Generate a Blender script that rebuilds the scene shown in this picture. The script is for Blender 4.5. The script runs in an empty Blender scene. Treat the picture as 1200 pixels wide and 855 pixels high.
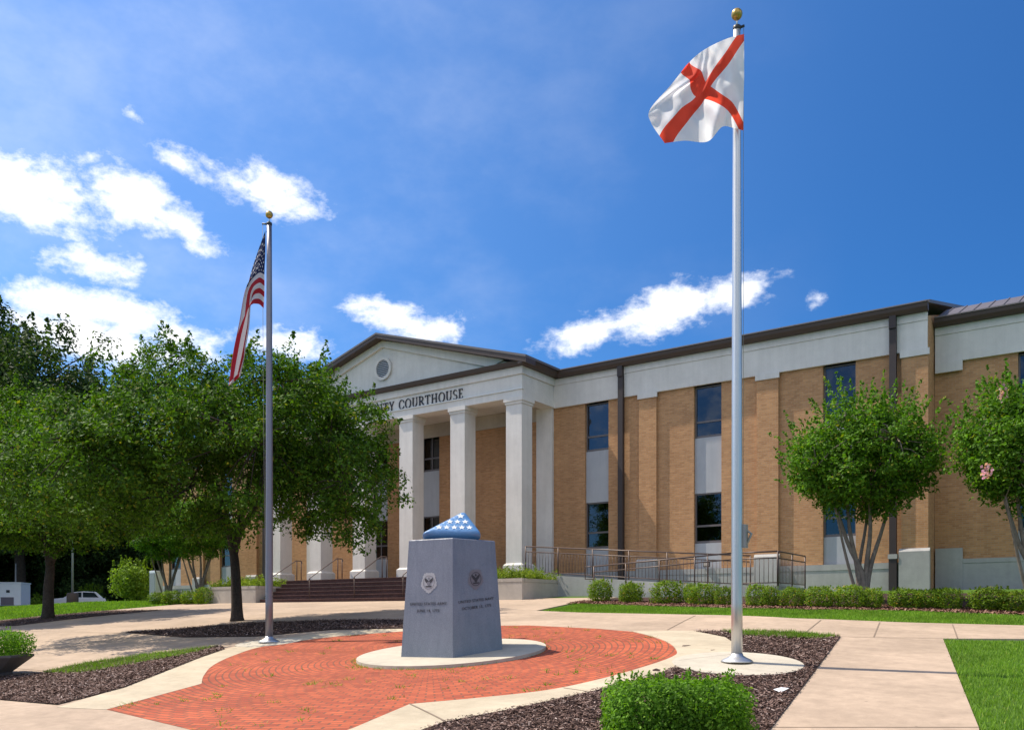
import bpy, bmesh, math, random
import numpy as np
from mathutils import Vector, Matrix
from mathutils.geometry import delaunay_2d_cdt

R = math.radians
S = bpy.context.scene
COL = S.collection
# ------------------------------------------------------------------ camera
F, HZ = 1030.0, 720.0                      # focal length and horizon row, in 1200 px picture units
CA, SA = .817, .5766
cam_d = bpy.data.cameras.new('camera')
cam_d.sensor_width = 36
cam_d.lens = F / 1200 * 36
cam_d.shift_y = (HZ - 427.5) / 1200
cam_d.clip_start, cam_d.clip_end = .1, 3000
cam = bpy.data.objects.new('camera', cam_d)
COL.objects.link(cam)
cam.location = (0, 0, 0)
cam.rotation_euler = (R(90), 0, math.atan2(SA, CA))
S.camera = cam
# ------------------------------------------------------------------ light
SUN_EL, SUN_AZ = 57.0, 13.0                 # elevation; light travels towards +X turned by SUN_AZ towards +Y
sd = Vector((math.cos(R(SUN_EL)) * math.cos(R(SUN_AZ)), math.cos(R(SUN_EL)) * math.sin(R(SUN_AZ)), -math.sin(R(SUN_EL))))
sun_d = bpy.data.lights.new('sun', 'SUN')
sun_d.energy, sun_d.angle, sun_d.color = 5.0, R(.53), (1, .91, .77)
sun = bpy.data.objects.new('sun', sun_d)
COL.objects.link(sun)
sun.rotation_euler = sd.to_track_quat('-Z', 'Y').to_euler()
S.view_settings.view_transform = 'Standard'
S.view_settings.look = 'None'
S.view_settings.exposure = 0.35
S.view_settings.gamma = 1
S.view_settings.use_curve_mapping = False
S.cycles.max_bounces = 6
S.cycles.transparent_max_bounces = 6


class NT:                                   # tiny node-tree writer
    def __init__(s, tree):
        s.t = tree
        tree.nodes.clear()

    def n(s, kind, ins=None, **props):
        nd = s.t.nodes.new(kind)
        for k, v in props.items():
            setattr(nd, k, v)
        for k, v in (ins or {}).items():
            s.set(nd, k, v)
        return nd

    def set(s, nd, k, v):
        sock = nd.inputs[k]
        if hasattr(v, 'is_output'):
            s.t.links.new(v, sock)
        elif hasattr(v, 'outputs'):
            s.t.links.new(v.outputs[0], sock)
        else:
            if isinstance(v, (tuple, list)) and sock.type == 'RGBA' and len(v) == 3:
                v = tuple(v) + (1,)
            sock.default_value = v

    def m(s, op, a, b=None, c=None, clamp=False):
        nd = s.t.nodes.new('ShaderNodeMath')
        nd.operation, nd.use_clamp = op, clamp
        for i, v in enumerate((a, b, c)):
            if v is not None:
                s.set(nd, i, v)
        return nd.outputs[0]

    def mix(s, fac, a, b, blend='MIX'):
        nd = s.t.nodes.new('ShaderNodeMix')
        nd.data_type, nd.blend_type = 'RGBA', blend
        s.set(nd, 0, fac)
        s.set(nd, 6, a)
        s.set(nd, 7, b)
        return nd.outputs[2]

    def ramp(s, fac, stops):
        nd = s.n('ShaderNodeValToRGB', {0: fac})
        cr = nd.color_ramp
        while len(cr.elements) < len(stops):
            cr.elements.new(.5)
        for e, (p, c) in zip(cr.elements, stops):
            e.position = p
            e.color = tuple(c) + (1,) if len(c) == 3 else c
        return nd.outputs[0]


def az_el(px, py):
    x, z = (px - 600) / F, (HZ - py) / F
    X, Y = CA * x - SA, SA * x + CA
    return math.atan2(X, Y), math.atan2(z, math.hypot(X, Y))


def make_world():
    w = bpy.data.worlds.new('World')
    S.world = w
    w.use_nodes = True
    t = NT(w.node_tree)
    sky = t.n('ShaderNodeTexSky', sky_type='NISHITA', sun_disc=False, sun_elevation=R(SUN_EL),
              sun_rotation=math.atan2(-sd.x, -sd.y), air_density=1.0, dust_density=.25, ozone_density=3.2)
    tc = t.n('ShaderNodeTexCoord')
    sep = t.n('ShaderNodeSeparateXYZ', {0: tc.outputs['Generated']})
    az = t.m('ARCTAN2', sep.outputs[0], sep.outputs[1])
    hyp = t.m('SQRT', t.m('ADD', t.m('MULTIPLY', sep.outputs[0], sep.outputs[0]), t.m('MULTIPLY', sep.outputs[1], sep.outputs[1])))
    el = t.m('ARCTAN2', sep.outputs[2], hyp)
    # clouds: fleecy patches at fixed bearings in the sky, broken up by noise in sky direction
    blobs = [(30, 222, 108, 58, .1, 1.0), (165, 236, 78, 42, .3, .95), (215, 262, 50, 32, .5, .85), (310, 222, 74, 36, .2, 1.0),
             (205, 186, 42, 20, .4, .6), (115, 310, 80, 24, 0, .9), (70, 356, 90, 30, .15, .9), (150, 372, 90, 30, .1, .95),
             (110, 400, 130, 34, .1, 1.1), (205, 395, 80, 26, .1, .95), (330, 402, 60, 22, 0, .7), (470, 376, 75, 24, .2, .85),
             (515, 385, 42, 18, -.2, .75), (690, 388, 54, 25, -.2, .95), (775, 366, 84, 31, -.22, 1.05), (858, 342, 60, 26, -.2, .95),
             (958, 349, 11, 9, 0, .35), (160, 140, 10, 6, .5, .2),
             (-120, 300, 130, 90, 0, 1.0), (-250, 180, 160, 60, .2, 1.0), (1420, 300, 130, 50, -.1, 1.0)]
    acc = None
    for (px, py, rx, ry, sh, amp) in blobs:
        a0, e0 = az_el(px, py)
        a1, _ = az_el(px + rx, py)
        _, e1 = az_el(px, py - ry)
        da = t.m('MULTIPLY', t.m('SUBTRACT', az, a0), 1 / (a1 - a0))
        de = t.m('MULTIPLY', t.m('SUBTRACT', el, e0), 1 / (e1 - e0))
        de = t.m('ADD', de, t.m('MULTIPLY', da, sh * rx / ry))
        r2 = t.m('ADD', t.m('MULTIPLY', da, da), t.m('MULTIPLY', de, de))
        g = t.m('MULTIPLY', t.m('SUBTRACT', 1.0, t.m('SQRT', r2)), amp)
        acc = g if acc is None else t.m('MAXIMUM', acc, g)
    for (a0, e0, wa, we) in ((2.35, .75, .85, .62), (-2.5, .62, .75, .48), (1.35, .55, .45, .3), (2.9, .35, .35, .2)):   # unseen clouds added out of view to whiten the ambient light on the facade
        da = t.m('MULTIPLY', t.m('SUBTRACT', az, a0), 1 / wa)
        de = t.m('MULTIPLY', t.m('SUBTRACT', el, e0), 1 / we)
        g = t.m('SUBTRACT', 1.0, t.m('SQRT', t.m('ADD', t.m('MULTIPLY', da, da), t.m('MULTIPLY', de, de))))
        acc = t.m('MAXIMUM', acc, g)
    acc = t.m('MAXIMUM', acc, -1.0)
    mp = t.n('ShaderNodeMapping', {0: tc.outputs['Generated'], 3: (1, 1, 1.7)})
    n1 = t.n('ShaderNodeTexNoise', {'Vector': mp, 'Scale': 12.0, 'Detail': 10.0, 'Roughness': .66, 'Distortion': .3})
    n2 = t.n('ShaderNodeTexNoise', {'Vector': mp, 'Scale': 44.0, 'Detail': 6.0, 'Roughness': .65})
    nz = t.m('ADD', t.m('MULTIPLY', t.m('SUBTRACT', n1.outputs[0], .5), 3.4), t.m('MULTIPLY', t.m('SUBTRACT', n2.outputs[0], .5), 2.9))
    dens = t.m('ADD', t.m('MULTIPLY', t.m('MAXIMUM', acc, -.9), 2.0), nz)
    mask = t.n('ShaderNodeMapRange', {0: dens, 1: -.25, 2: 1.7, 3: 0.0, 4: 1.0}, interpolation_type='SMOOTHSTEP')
    n3 = t.n('ShaderNodeTexNoise', {'Vector': mp, 'Scale': 4.0, 'Detail': 6.0, 'Roughness': .6})
    west = t.n('ShaderNodeMapRange', {0: az, 1: -.25, 2: -1.0, 3: 0.0, 4: 1.0}).outputs[0]
    veil = t.m('MULTIPLY', t.n('ShaderNodeMapRange', {0: n3.outputs[0], 1: .42, 2: .78, 3: 0.02, 4: .22}, interpolation_type='SMOOTHSTEP').outputs[0], west)
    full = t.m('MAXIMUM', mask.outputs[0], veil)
    # the photograph was taken through a polarising filter: the sky at right angles to the sun is darkest
    cosw = t.n('ShaderNodeVectorMath', {0: tc.outputs['Generated'], 1: tuple(-sd)}, operation='DOT_PRODUCT').outputs['Value']
    pol = t.m('ADD', .46, t.m('MULTIPLY', t.m('MULTIPLY', cosw, cosw), .85))
    tint = t.mix(1.0, sky.outputs[0], (SKY_TINT[0], SKY_TINT[1], SKY_TINT[2]), 'MULTIPLY')
    tint = t.mix(1.0, tint, t.n('ShaderNodeCombineColor', {0: t.m('MULTIPLY', pol, pol), 1: pol, 2: t.m('POWER', pol, .6)}), 'MULTIPLY')
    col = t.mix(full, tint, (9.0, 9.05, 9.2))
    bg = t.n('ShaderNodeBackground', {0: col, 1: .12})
    out = t.n('ShaderNodeOutputWorld', {0: bg})


SKY_TINT = (.78, 1.02, 1.30)
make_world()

# ------------------------------------------------------------------ terrain
_py = np.array([-400, -60, -12, 0, 6, 12.48, 18.4, 25.5, 28, 30.4, 60, 400.])
_pz = np.array([-3.0, -2.6, -2.4, -2.05, -1.45, -.75, -.10, .50, .70, .80, .9, 1.2])
_yy = np.arange(-400, 400, .25)
_zz = np.interp(_yy, _py, _pz)
_k = np.hanning(15)
_zz = np.convolve(np.pad(_zz, 7, mode='edge'), _k / _k.sum(), 'valid')


def sstep(a, b, x):
    u = min(1, max(0, (x - a) / (b - a)))
    return u * u * (3 - 2 * u)


def ter(x, y):
    z = float(np.interp(y, _yy, _zz))
    q = x + 7.5
    q = q * sstep(-1, 4, q)
    z -= .043 * min(q, 14) * (1 - sstep(24, 32, y))
    w = sstep(-50, -64, x)
    if w > 0:
        z = z * (1 - w) + w * .25
    return z


def ray(px, py):
    x, z = (px - 600) / F, (HZ - py) / F
    return Vector((CA * x - SA, SA * x + CA, z))


def G(px, py, up=0.0):                      # ground point seen at a picture position
    r = ray(px, py)
    t = 4.0
    while t < 160:
        p = r * t
        if p.z <= ter(p.x, p.y) + up:
            lo, hi = t - .25, t
            for _ in range(20):
                mi = (lo + hi) / 2
                p = r * mi
                if p.z <= ter(p.x, p.y) + up:
                    hi = mi
                else:
                    lo = mi
            p = r * hi
            return Vector((p.x, p.y, ter(p.x, p.y)))
        t += .25
    p = r * 160
    return Vector((p.x, p.y, ter(p.x, p.y)))


def at(px, py, D):
    return ray(px, py) * D


def onY(px, py, Y):
    r = ray(px, py)
    return r * (Y / r.y)


CR = Vector((CA, SA, 0))                    # picture right and depth as world directions
CD = Vector((-SA, CA, 0))

# ------------------------------------------------------------------ object helpers
ORG = {}


def tag(o, label=None, cat=None, group=None, kind=None):
    if label:
        o['label'] = label
    if cat:
        o['category'] = cat
    if group:
        o['group'] = group
    if kind:
        o['kind'] = kind
    return o


def thing(name, label, cat, loc, group=None):
    o = bpy.data.objects.new(name, None)
    o.empty_display_size = .2
    COL.objects.link(o)
    o.location = loc
    ORG[o.name] = Vector(loc)
    return tag(o, label, cat, group)


def link_mesh(name, me, mats, parent=None, loc=None):
    if not isinstance(mats, (list, tuple)):
        mats = [mats]
    for m in mats:
        me.materials.append(m)
    o = bpy.data.objects.new(name, me)
    COL.objects.link(o)
    if parent is not None:
        o.parent = parent
        ORG[o.name] = ORG[parent.name]
    elif loc is not None:
        o.location = loc
        ORG[o.name] = Vector(loc)
    else:
        ORG[o.name] = Vector((0, 0, 0))
    return o


def copy_tree(o, parent=None):
    c = o.copy()
    COL.objects.link(c)
    c.parent = parent
    for ch in list(o.children):
        copy_tree(ch, c)
    return c


class MB:
    """collects shapes in world metres, builds ONE mesh object; uv = box projection in metres"""
    def __init__(s):
        s.v, s.f, s.mi, s.smooth, s.uv = [], [], [], [], {}

    def add(s, verts, faces, mi=0, smooth=False):
        b = len(s.v)
        s.v += [tuple(v) for v in verts]
        s.f += [tuple(b + i for i in f) for f in faces]
        s.mi += [mi] * len(faces)
        s.smooth += [smooth] * len(faces)
        return s

    def box(s, x0, x1, y0, y1, z0, z1, mi=0):
        v = [(x0, y0, z0), (x1, y0, z0), (x1, y1, z0), (x0, y1, z0), (x0, y0, z1), (x1, y0, z1), (x1, y1, z1), (x0, y1, z1)]
        return s.add(v, [(0, 3, 2, 1), (4, 5, 6, 7), (0, 1, 5, 4), (1, 2, 6, 5), (2, 3, 7, 6), (3, 0, 4, 7)], mi)

    def prism(s, poly, y0, y1, mi=0):       # polygon in (x,z) extruded along y
        n = len(poly)
        v = [(x, y0, z) for x, z in poly] + [(x, y1, z) for x, z in poly]
        f = [tuple(range(n)), tuple(range(2 * n - 1, n - 1, -1))]
        f += [(i, i + n, (i + 1) % n + n, (i + 1) % n) for i in range(n)]
        return s.add(v, f, mi)

    def prismx(s, poly, x0, x1, mi=0):      # polygon in (y,z) extruded along x
        n = len(poly)
        v = [(x0, y, z) for y, z in poly] + [(x1, y, z) for y, z in poly]
        f = [tuple(range(n - 1, -1, -1)), tuple(range(n, 2 * n))]
        f += [((i + 1) % n, (i + 1) % n + n, i + n, i) for i in range(n)]
        return s.add(v, f, mi)

    def prismz(s, poly, z0, z1, mi=0):
        n = len(poly)
        v = [(x, y, z0) for x, y in poly] + [(x, y, z1) for x, y in poly]
        f = [tuple(range(n - 1, -1, -1)), tuple(range(n, 2 * n))]
        f += [(i, (i + 1) % n, (i + 1) % n + n, i + n) for i in range(n)]
        return s.add(v, f, mi)

    def tube(s, pts, rad, sides=8, mi=0, cap=True):
        pts = [Vector(p) for p in pts]
        if not isinstance(rad, (list, tuple)):
            rad = [rad] * len(pts)
        vs, fs = [], []
        up = Vector((0, 0, 1))
        prev = None
        for i, p in enumerate(pts):
            d = (pts[min(i + 1, len(pts) - 1)] - pts[max(i - 1, 0)])
            d = d.normalized() if d.length > 1e-9 else up
            if prev is None:
                a = d.cross(Vector((1, 0, 0)) if abs(d.x) < .8 else Vector((0, 1, 0))).normalized()
            else:
                a = (prev - d * prev.dot(d))
                a = a.normalized() if a.length > 1e-6 else d.orthogonal().normalized()
            prev = a
            b = d.cross(a)
            for k in range(sides):
                th = 2 * math.pi * k / sides
                vs.append(p + (a * math.cos(th) + b * math.sin(th)) * rad[i])
        for i in range(len(pts) - 1):
            for k in range(sides):
                k2 = (k + 1) % sides
                fs.append((i * sides + k, i * sides + k2, (i + 1) * sides + k2, (i + 1) * sides + k))
        if cap:
            fs.append(tuple(range(sides - 1, -1, -1)))
            fs.append(tuple((len(pts) - 1) * sides + k for k in range(sides)))
        return s.add(vs, fs, mi, True)

    def lathe(s, c, prof, sides=24, mi=0):  # prof = [(r, z)]
        c = Vector(c)
        vs, fs = [], []
        for r, z in prof:
            for k in range(sides):
                th = 2 * math.pi * k / sides
                vs.append((c.x + r * math.cos(th), c.y + r * math.sin(th), c.z + z))
        n = len(prof)
        for i in range(n - 1):
            for k in range(sides):
                k2 = (k + 1) % sides
                fs.append((i * sides + k, i * sides + k2, (i + 1) * sides + k2, (i + 1) * sides + k))
        fs.append(tuple(range(sides - 1, -1, -1)))
        fs.append(tuple((n - 1) * sides + k for k in range(sides)))
        return s.add(vs, fs, mi, True)

    def mesh(s, name, org):
        me = bpy.data.meshes.new(name)
        o = Vector(org)
        me.from_pydata([(v[0] - o.x, v[1] - o.y, v[2] - o.z) for v in s.v], [], s.f)
        me.polygons.foreach_set('material_index', s.mi)
        me.polygons.foreach_set('use_smooth', s.smooth)
        uvl = me.uv_layers.new(name='uv')
        co = s.v
        for p in me.polygons:
            n = p.normal
            ax = max(range(3), key=lambda i: abs(n[i]))
            for li in p.loop_indices:
                v = co[me.loops[li].vertex_index]
                uvl.data[li].uv = (v[1], v[2]) if ax == 0 else (v[0], v[2]) if ax == 1 else (v[0], v[1])
        me.update()
        return me

    def build(s, name, mats, parent=None, loc=None, bevel=0):
        org = ORG[parent.name] if parent is not None else (loc or (0, 0, 0))
        me = s.mesh(name, org)
        if bevel:
            bm = bmesh.new()
            bm.from_mesh(me)
            bmesh.ops.bevel(bm, geom=[e for e in bm.edges if len(e.link_faces) == 2 and e.calc_face_angle(0) > .5], offset=bevel, segments=2, affect='EDGES', profile=.6)
            bm.to_mesh(me)
            bm.free()
        return link_mesh(name, me, mats, parent, loc)


def quads_mesh(name, V, nper=4, uv=None):
    """V: (n*nper,3) array, consecutive vertices form faces"""
    V = np.asarray(V, np.float32)
    n = len(V) // nper
    me = bpy.data.meshes.new(name)
    me.vertices.add(len(V))
    me.vertices.foreach_set('co', V.ravel())
    me.loops.add(len(V))
    me.loops.foreach_set('vertex_index', np.arange(len(V), dtype=np.int32))
    me.polygons.add(n)
    me.polygons.foreach_set('loop_start', np.arange(n, dtype=np.int32) * nper)
    me.polygons.foreach_set('loop_total', np.full(n, nper, np.int32))
    me.update(calc_edges=True)
    me.validate()
    return me


# ------------------------------------------------------------------ materials
def mat(name):
    m = bpy.data.materials.new(name)
    m.use_nodes = True
    return m, NT(m.node_tree)


def finish(t, color, rough=.7, metal=0.0, bump=None, bstr=.3, bdist=.01, spec=.5, **kw):
    ins = {'Base Color': color, 'Roughness': rough, 'Metallic': metal, 'Specular IOR Level': spec}
    ins.update(kw)
    p = t.n('ShaderNodeBsdfPrincipled', ins)
    if bump is not None:
        b = t.n('ShaderNodeBump', {'Height': bump, 'Strength': bstr, 'Distance': bdist})
        t.set(p, 'Normal', b)
    t.n('ShaderNodeOutputMaterial', {0: p})


def noise(t, scale, detail=5, rough=.55, vec=None):
    if vec is None:
        g = t.n('ShaderNodeNewGeometry')
        vec = g.outputs['Position']
    return t.n('ShaderNodeTexNoise', {'Vector': vec, 'Scale': scale, 'Detail': detail, 'Roughness': rough}).outputs[0]


def m_plain(name, c, rough=.6, metal=0.0, var=.12, scale=3.0, spec=.5, bump=0):
    m, t = mat(name)
    n = noise(t, scale)
    k = t.m('ADD', 1 - var, t.m('MULTIPLY', n, 2 * var))
    col = t.mix(1.0, c, t.n('ShaderNodeCombineColor', {0: k, 1: k, 2: k}), 'MULTIPLY')
    finish(t, col, rough, metal, bump=noise(t, scale * 15) if bump else None, bstr=bump, bdist=.004, spec=spec)
    return m


def m_concrete(name, c, c2, stain=.35, rough=.88, fine=60, blot=.9, streak=False):
    m, t = mat(name)
    n1 = noise(t, blot, 6, .6)
    n2 = noise(t, fine, 3, .7)
    n3 = noise(t, 5.0, 5, .65)
    col = t.mix(t.ramp(n1, [(.35, (0, 0, 0)), (.68, (1, 1, 1))]), c, c2)
    k = t.m('ADD', 1 - .5 * stain, t.m('MULTIPLY', n3, stain))
    k = t.m('MULTIPLY', k, t.m('ADD', .86, t.m('MULTIPLY', n2, .28)))
    g0 = t.n('ShaderNodeNewGeometry')
    vo_ = t.n('ShaderNodeTexVoronoi', {'Vector': g0.outputs['Position'], 'Scale': 2.3})
    sp_ = t.n('ShaderNodeMapRange', {0: t.m('ADD', vo_.outputs['Distance'], t.m('MULTIPLY', n3, .04)), 1: .035, 2: .075, 3: .62, 4: 1.0}).outputs[0]
    if not streak:
        wl_ = t.n('ShaderNodeMapping', {0: g0.outputs['Position'], 3: (.35, 1.6, 1)})
        wn_ = t.n('ShaderNodeTexNoise', {'Vector': wl_, 'Scale': 1.3, 'Detail': 7.0, 'Roughness': .7}).outputs[0]
        k = t.m('MULTIPLY', t.m('MULTIPLY', k, sp_), t.m('ADD', .74, t.m('MULTIPLY', wn_, .52)))
    if streak:
        g = t.n('ShaderNodeNewGeometry')
        mp = t.n('ShaderNodeMapping', {0: g.outputs['Position'], 3: (3.0, 3.0, .25)})
        ns = t.n('ShaderNodeTexNoise', {'Vector': mp, 'Scale': 1.6, 'Detail': 5.0, 'Roughness': .6}).outputs[0]
        k = t.m('MULTIPLY', k, t.m('ADD', .86, t.m('MULTIPLY', ns, .28)))
    col = t.mix(1.0, col, t.n('ShaderNodeCombineColor', {0: k, 1: k, 2: k}), 'MULTIPLY')
    finish(t, col, rough, bump=n2, bstr=.35, bdist=.004, spec=.25)
    return m


def m_brick(name, c1, c2, mortar, bw=.203, bh=.0677, ms=.008, uvname='uv', bias=0.0, big=.35, bstr=.5):
    m, t = mat(name)
    uv = t.n('ShaderNodeUVMap', uv_map=uvname)
    b = t.n('ShaderNodeTexBrick', {'Vector': uv, 'Color1': c1, 'Color2': c2, 'Mortar': mortar, 'Scale': 1.0, 'Mortar Size': ms,
                                   'Mortar Smooth': .15, 'Bias': bias, 'Brick Width': bw, 'Row Height': bh})
    n1 = noise(t, .6, 5, .6)
    n2 = noise(t, 9, 4, .6)
    k = t.m('MULTIPLY', t.m('ADD', 1 - big * .5, t.m('MULTIPLY', n1, big)), t.m('ADD', .88, t.m('MULTIPLY', n2, .24)))
    col = t.mix(1.0, b.outputs[0], t.n('ShaderNodeCombineColor', {0: k, 1: k, 2: k}), 'MULTIPLY')
    g = t.n('ShaderNodeNewGeometry')
    mp = t.n('ShaderNodeMapping', {0: g.outputs['Position'], 3: (2.2, 2.2, .12)})
    ns = t.n('ShaderNodeTexNoise', {'Vector': mp, 'Scale': 1.1, 'Detail': 6.0, 'Roughness': .65}).outputs[0]
    k = t.m('ADD', .80, t.m('MULTIPLY', ns, .40))
    col = t.mix(1.0, col, t.n('ShaderNodeCombineColor', {0: k, 1: k, 2: k}), 'MULTIPLY')
    h = t.m('SUBTRACT', 1.0, b.outputs[1])
    finish(t, col, .86, bump=t.m('ADD', h, t.m('MULTIPLY', noise(t, 70, 3), .35)), bstr=bstr, bdist=.008, spec=.25)
    return m


def m_leaf(name, dark, light, tip=None, trans=.35, rough=.5):
    m, t = mat(name)
    g = t.n('ShaderNodeNewGeometry')
    rnd = g.outputs['Random Per Island']
    stops = [(0.0, dark), (.75, light)]
    if tip:
        stops += [(.94, light), (1.0, tip)]
    col = t.ramp(rnd, stops)
    n = noise(t, .9, 3)
    k = t.m('ADD', .5, t.m('MULTIPLY', n, 1.0))
    col = t.mix(1.0, col, t.n('ShaderNodeCombineColor', {0: k, 1: k, 2: t.m('MULTIPLY', k, .95)}), 'MULTIPLY')
    p = t.n('ShaderNodeBsdfPrincipled', {'Base Color': col, 'Roughness': rough + .15, 'Specular IOR Level': .2})
    tcol = t.mix(1.0, col, (1.5, 1.6, .45), 'MULTIPLY')
    tr = t.n('ShaderNodeBsdfTranslucent', {0: tcol})
    mx = t.n('ShaderNodeMixShader', {0: trans, 1: p, 2: tr})
    t.n('ShaderNodeOutputMaterial', {0: mx})
    return m


def m_glass(name, c, rough=.02):
    m, t = mat(name)
    n = noise(t, 1.1, 3)
    b = t.n('ShaderNodeBump', {'Height': n, 'Strength': .06, 'Distance': .02})
    fr = t.n('ShaderNodeFresnel', {'IOR': 1.75, 'Normal': b})
    gl = t.n('ShaderNodeBsdfGlossy', {'Color': (.9, .95, 1.0, 1), 'Roughness': rough, 'Normal': b})
    tr = t.n('ShaderNodeBsdfTransparent', {0: c})
    t.n('ShaderNodeOutputMaterial', {0: t.n('ShaderNodeMixShader', {0: fr, 1: tr, 2: gl})})
    return m


def m_metal_brushed(name, c, rough=.3):
    m, t = mat(name)
    g = t.n('ShaderNodeNewGeometry')
    mp = t.n('ShaderNodeMapping', {0: g.outputs['Position'], 3: (40, 40, .8)})
    n = t.n('ShaderNodeTexNoise', {'Vector': mp, 'Scale': 2.0, 'Detail': 4.0}).outputs[0]
    r = t.m('ADD', rough - .08, t.m('MULTIPLY', n, .18))
    k = t.m('ADD', .85, t.m('MULTIPLY', n, .3))
    col = t.mix(1.0, c, t.n('ShaderNodeCombineColor', {0: k, 1: k, 2: k}), 'MULTIPLY')
    finish(t, col, r, metal=.9)
    return m


def m_chips(name, stops, rough=.9):
    m, t = mat(name)
    g = t.n('ShaderNodeNewGeometry')
    finish(t, t.ramp(g.outputs['Random Per Island'], stops), rough, spec=.2)
    return m


def m_ground(name, stops, scale=1.2, fine=25, rough=.95, bstr=.6, bdist=.03):
    m, t = mat(name)
    n = t.m('ADD', t.m('MULTIPLY', noise(t, scale, 6, .6), .55), t.m('MULTIPLY', noise(t, fine, 4, .7), .45))
    finish(t, t.ramp(n, stops), rough, bump=noise(t, fine * 2, 4, .7), bstr=bstr, bdist=bdist, spec=.15)
    return m


M = {}
M['brick'] = m_brick('tan_brick', (.545, .295, .14), (.42, .212, .098), (.44, .285, .175))
M['steps'] = m_brick('dark_brick', (.105, .05, .045), (.075, .038, .035), (.06, .045, .045), bw=.2, bh=.085)
M['paver'] = m_brick('red_paver', (.47, .108, .046), (.31, .066, .034), (.19, .075, .045), bw=.22, bh=.11, ms=.012, big=.7, bstr=.8)
M['cast'] = m_concrete('cast_stone', (.65, .615, .585), (.72, .685, .655), stain=.16, rough=.8, streak=True)
M['panel'] = m_concrete('grey_panel', (.40, .41, .44), (.45, .46, .48), stain=.12, rough=.75, streak=True)
M['base'] = m_concrete('base_concrete', (.36, .35, .345), (.43, .42, .40), stain=.3, streak=True)
M['planter'] = m_concrete('planter_concrete', (.42, .37, .33), (.50, .45, .40), stain=.3, streak=True)
M['pink'] = m_concrete('pink_concrete', (.455, .345, .255), (.35, .265, .195), stain=.6, blot=.5)
M['ring'] = m_concrete('pale_concrete', (.50, .425, .31), (.42, .35, .25), stain=.45)
M['pad'] = m_concrete('grey_concrete', (.50, .45, .36), (.44, .395, .32), stain=.4)
M['bronze'] = m_plain('dark_bronze', (.045, .032, .03), .5, .0, spec=.4)
M['gutter'] = m_plain('gutter_brown', (.075, .05, .042), .5, .0, spec=.4)
M['lip'] = m_plain('gutter_lip', (.20, .17, .165), .4, .3)
M['roof'] = m_plain('metal_roof', (.15, .13, .13), .5, .2, var=.2, scale=1.2)
M['frame'] = m_plain('window_frame', (.15, .13, .13), .45, .2)
M['glass'] = m_glass('window_glass', (.22, .27, .34))
M['glassdark'] = m_glass('porch_glass', (.20, .20, .20))
M['letter'] = m_plain('dark_letter', (.035, .03, .035), .5, .2)
M['vent'] = m_plain('vent_louvre', (.42, .45, .50), .6)
M['rail'] = m_plain('railing_brown', (.105, .07, .06), .45, .2)
M['alu'] = m_metal_brushed('brushed_aluminium', (.62, .61, .60), .40)
M['alud'] = m_metal_brushed('weathered_aluminium', (.27, .25, .28), .5)
M['gold'] = m_plain('gold_ball', (.50, .33, .09), .35, .7, var=.15, scale=20)
M['black'] = m_plain('black_metal', (.02, .02, .022), .5)
M['rope'] = m_plain('halyard_rope', (.28, .28, .28), .9)
M['bark'] = m_ground('tree_bark', [(.3, (.035, .027, .023)), (.7, (.10, .08, .068))], 5, 20, bstr=.9)
M['barkpale'] = m_ground('myrtle_bark', [(.3, (.12, .095, .08)), (.7, (.30, .25, .21))], 4, 12, bstr=.4)
M['oak'] = m_leaf('elm_leaf', (.022, .055, .006), (.088, .185, .012), (.24, .23, .025), .30)
M['wood'] = m_leaf('forest_leaf', (.018, .036, .012), (.055, .10, .024), None, .3)
M['myrtle'] = m_leaf('myrtle_leaf', (.034, .085, .008), (.12, .26, .017), (.28, .26, .03), .32)
M['hedge'] = m_leaf('hedge_leaf', (.05, .10, .008), (.20, .31, .022), (.50, .28, .04), .35)
M['box'] = m_leaf('boxwood_leaf', (.05, .12, .010), (.14, .29, .022), (.28, .44, .06), .4)
M['juniper'] = m_leaf('juniper_leaf', (.10, .16, .018), (.24, .32, .03), (.36, .40, .06), .25)
M['yshrub'] = m_leaf('pale_shrub_leaf', (.07, .13, .014), (.19, .29, .03), None, .35)
M['petal'] = m_leaf('pink_petal', (.65, .30, .50), (.80, .50, .65), None, .3)
M['grass'] = m_leaf('grass_blade', (.085, .175, .016), (.21, .36, .04), (.36, .38, .10), .3, rough=.55)
M['lawn'] = m_ground('lawn_soil', [(.25, (.045, .085, .015)), (.55, (.075, .15, .02)), (.8, (.11, .19, .03))], .6, 30)
M['soil'] = m_ground('wood_floor', [(.3, (.03, .045, .015)), (.7, (.06, .09, .025))], .3, 8)
M['mulch'] = m_ground('mulch_soil', [(.3, (.035, .02, .017)), (.7, (.11, .07, .06))], 3, 40, bstr=1.0)
M['chip'] = m_chips('mulch_chip', [(0, (.055, .032, .025)), (.5, (.155, .095, .075)), (.88, (.27, .18, .15)), (1, (.46, .37, .33))])
M['straw'] = m_chips('pine_straw', [(0, (.14, .065, .045)), (.6, (.24, .13, .095)), (1, (.36, .22, .17))])
M['joint'] = m_plain('joint_dark', (.22, .165, .12), .95)
M['asphalt'] = m_concrete('asphalt', (.05, .05, .052), (.065, .064, .064), stain=.3)
M['white'] = m_plain('white_paint', (.74, .75, .78), .35, var=.05)
M['carglass'] = m_plain('car_glass', (.012, .014, .02), .1)
M['rubber'] = m_plain('rubber', (.02, .02, .02), .8)
M['lampgrey'] = m_plain('galvanised', (.30, .30, .29), .5, .3)
M['paper'] = m_plain('litter_paper', (.8, .8, .82), .7)
M['uswhite'] = m_plain('old_white', (.72, .70, .72), .8, var=.05)
M['star'] = m_plain('white_star', (.80, .82, .86), .6, var=.03)


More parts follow.
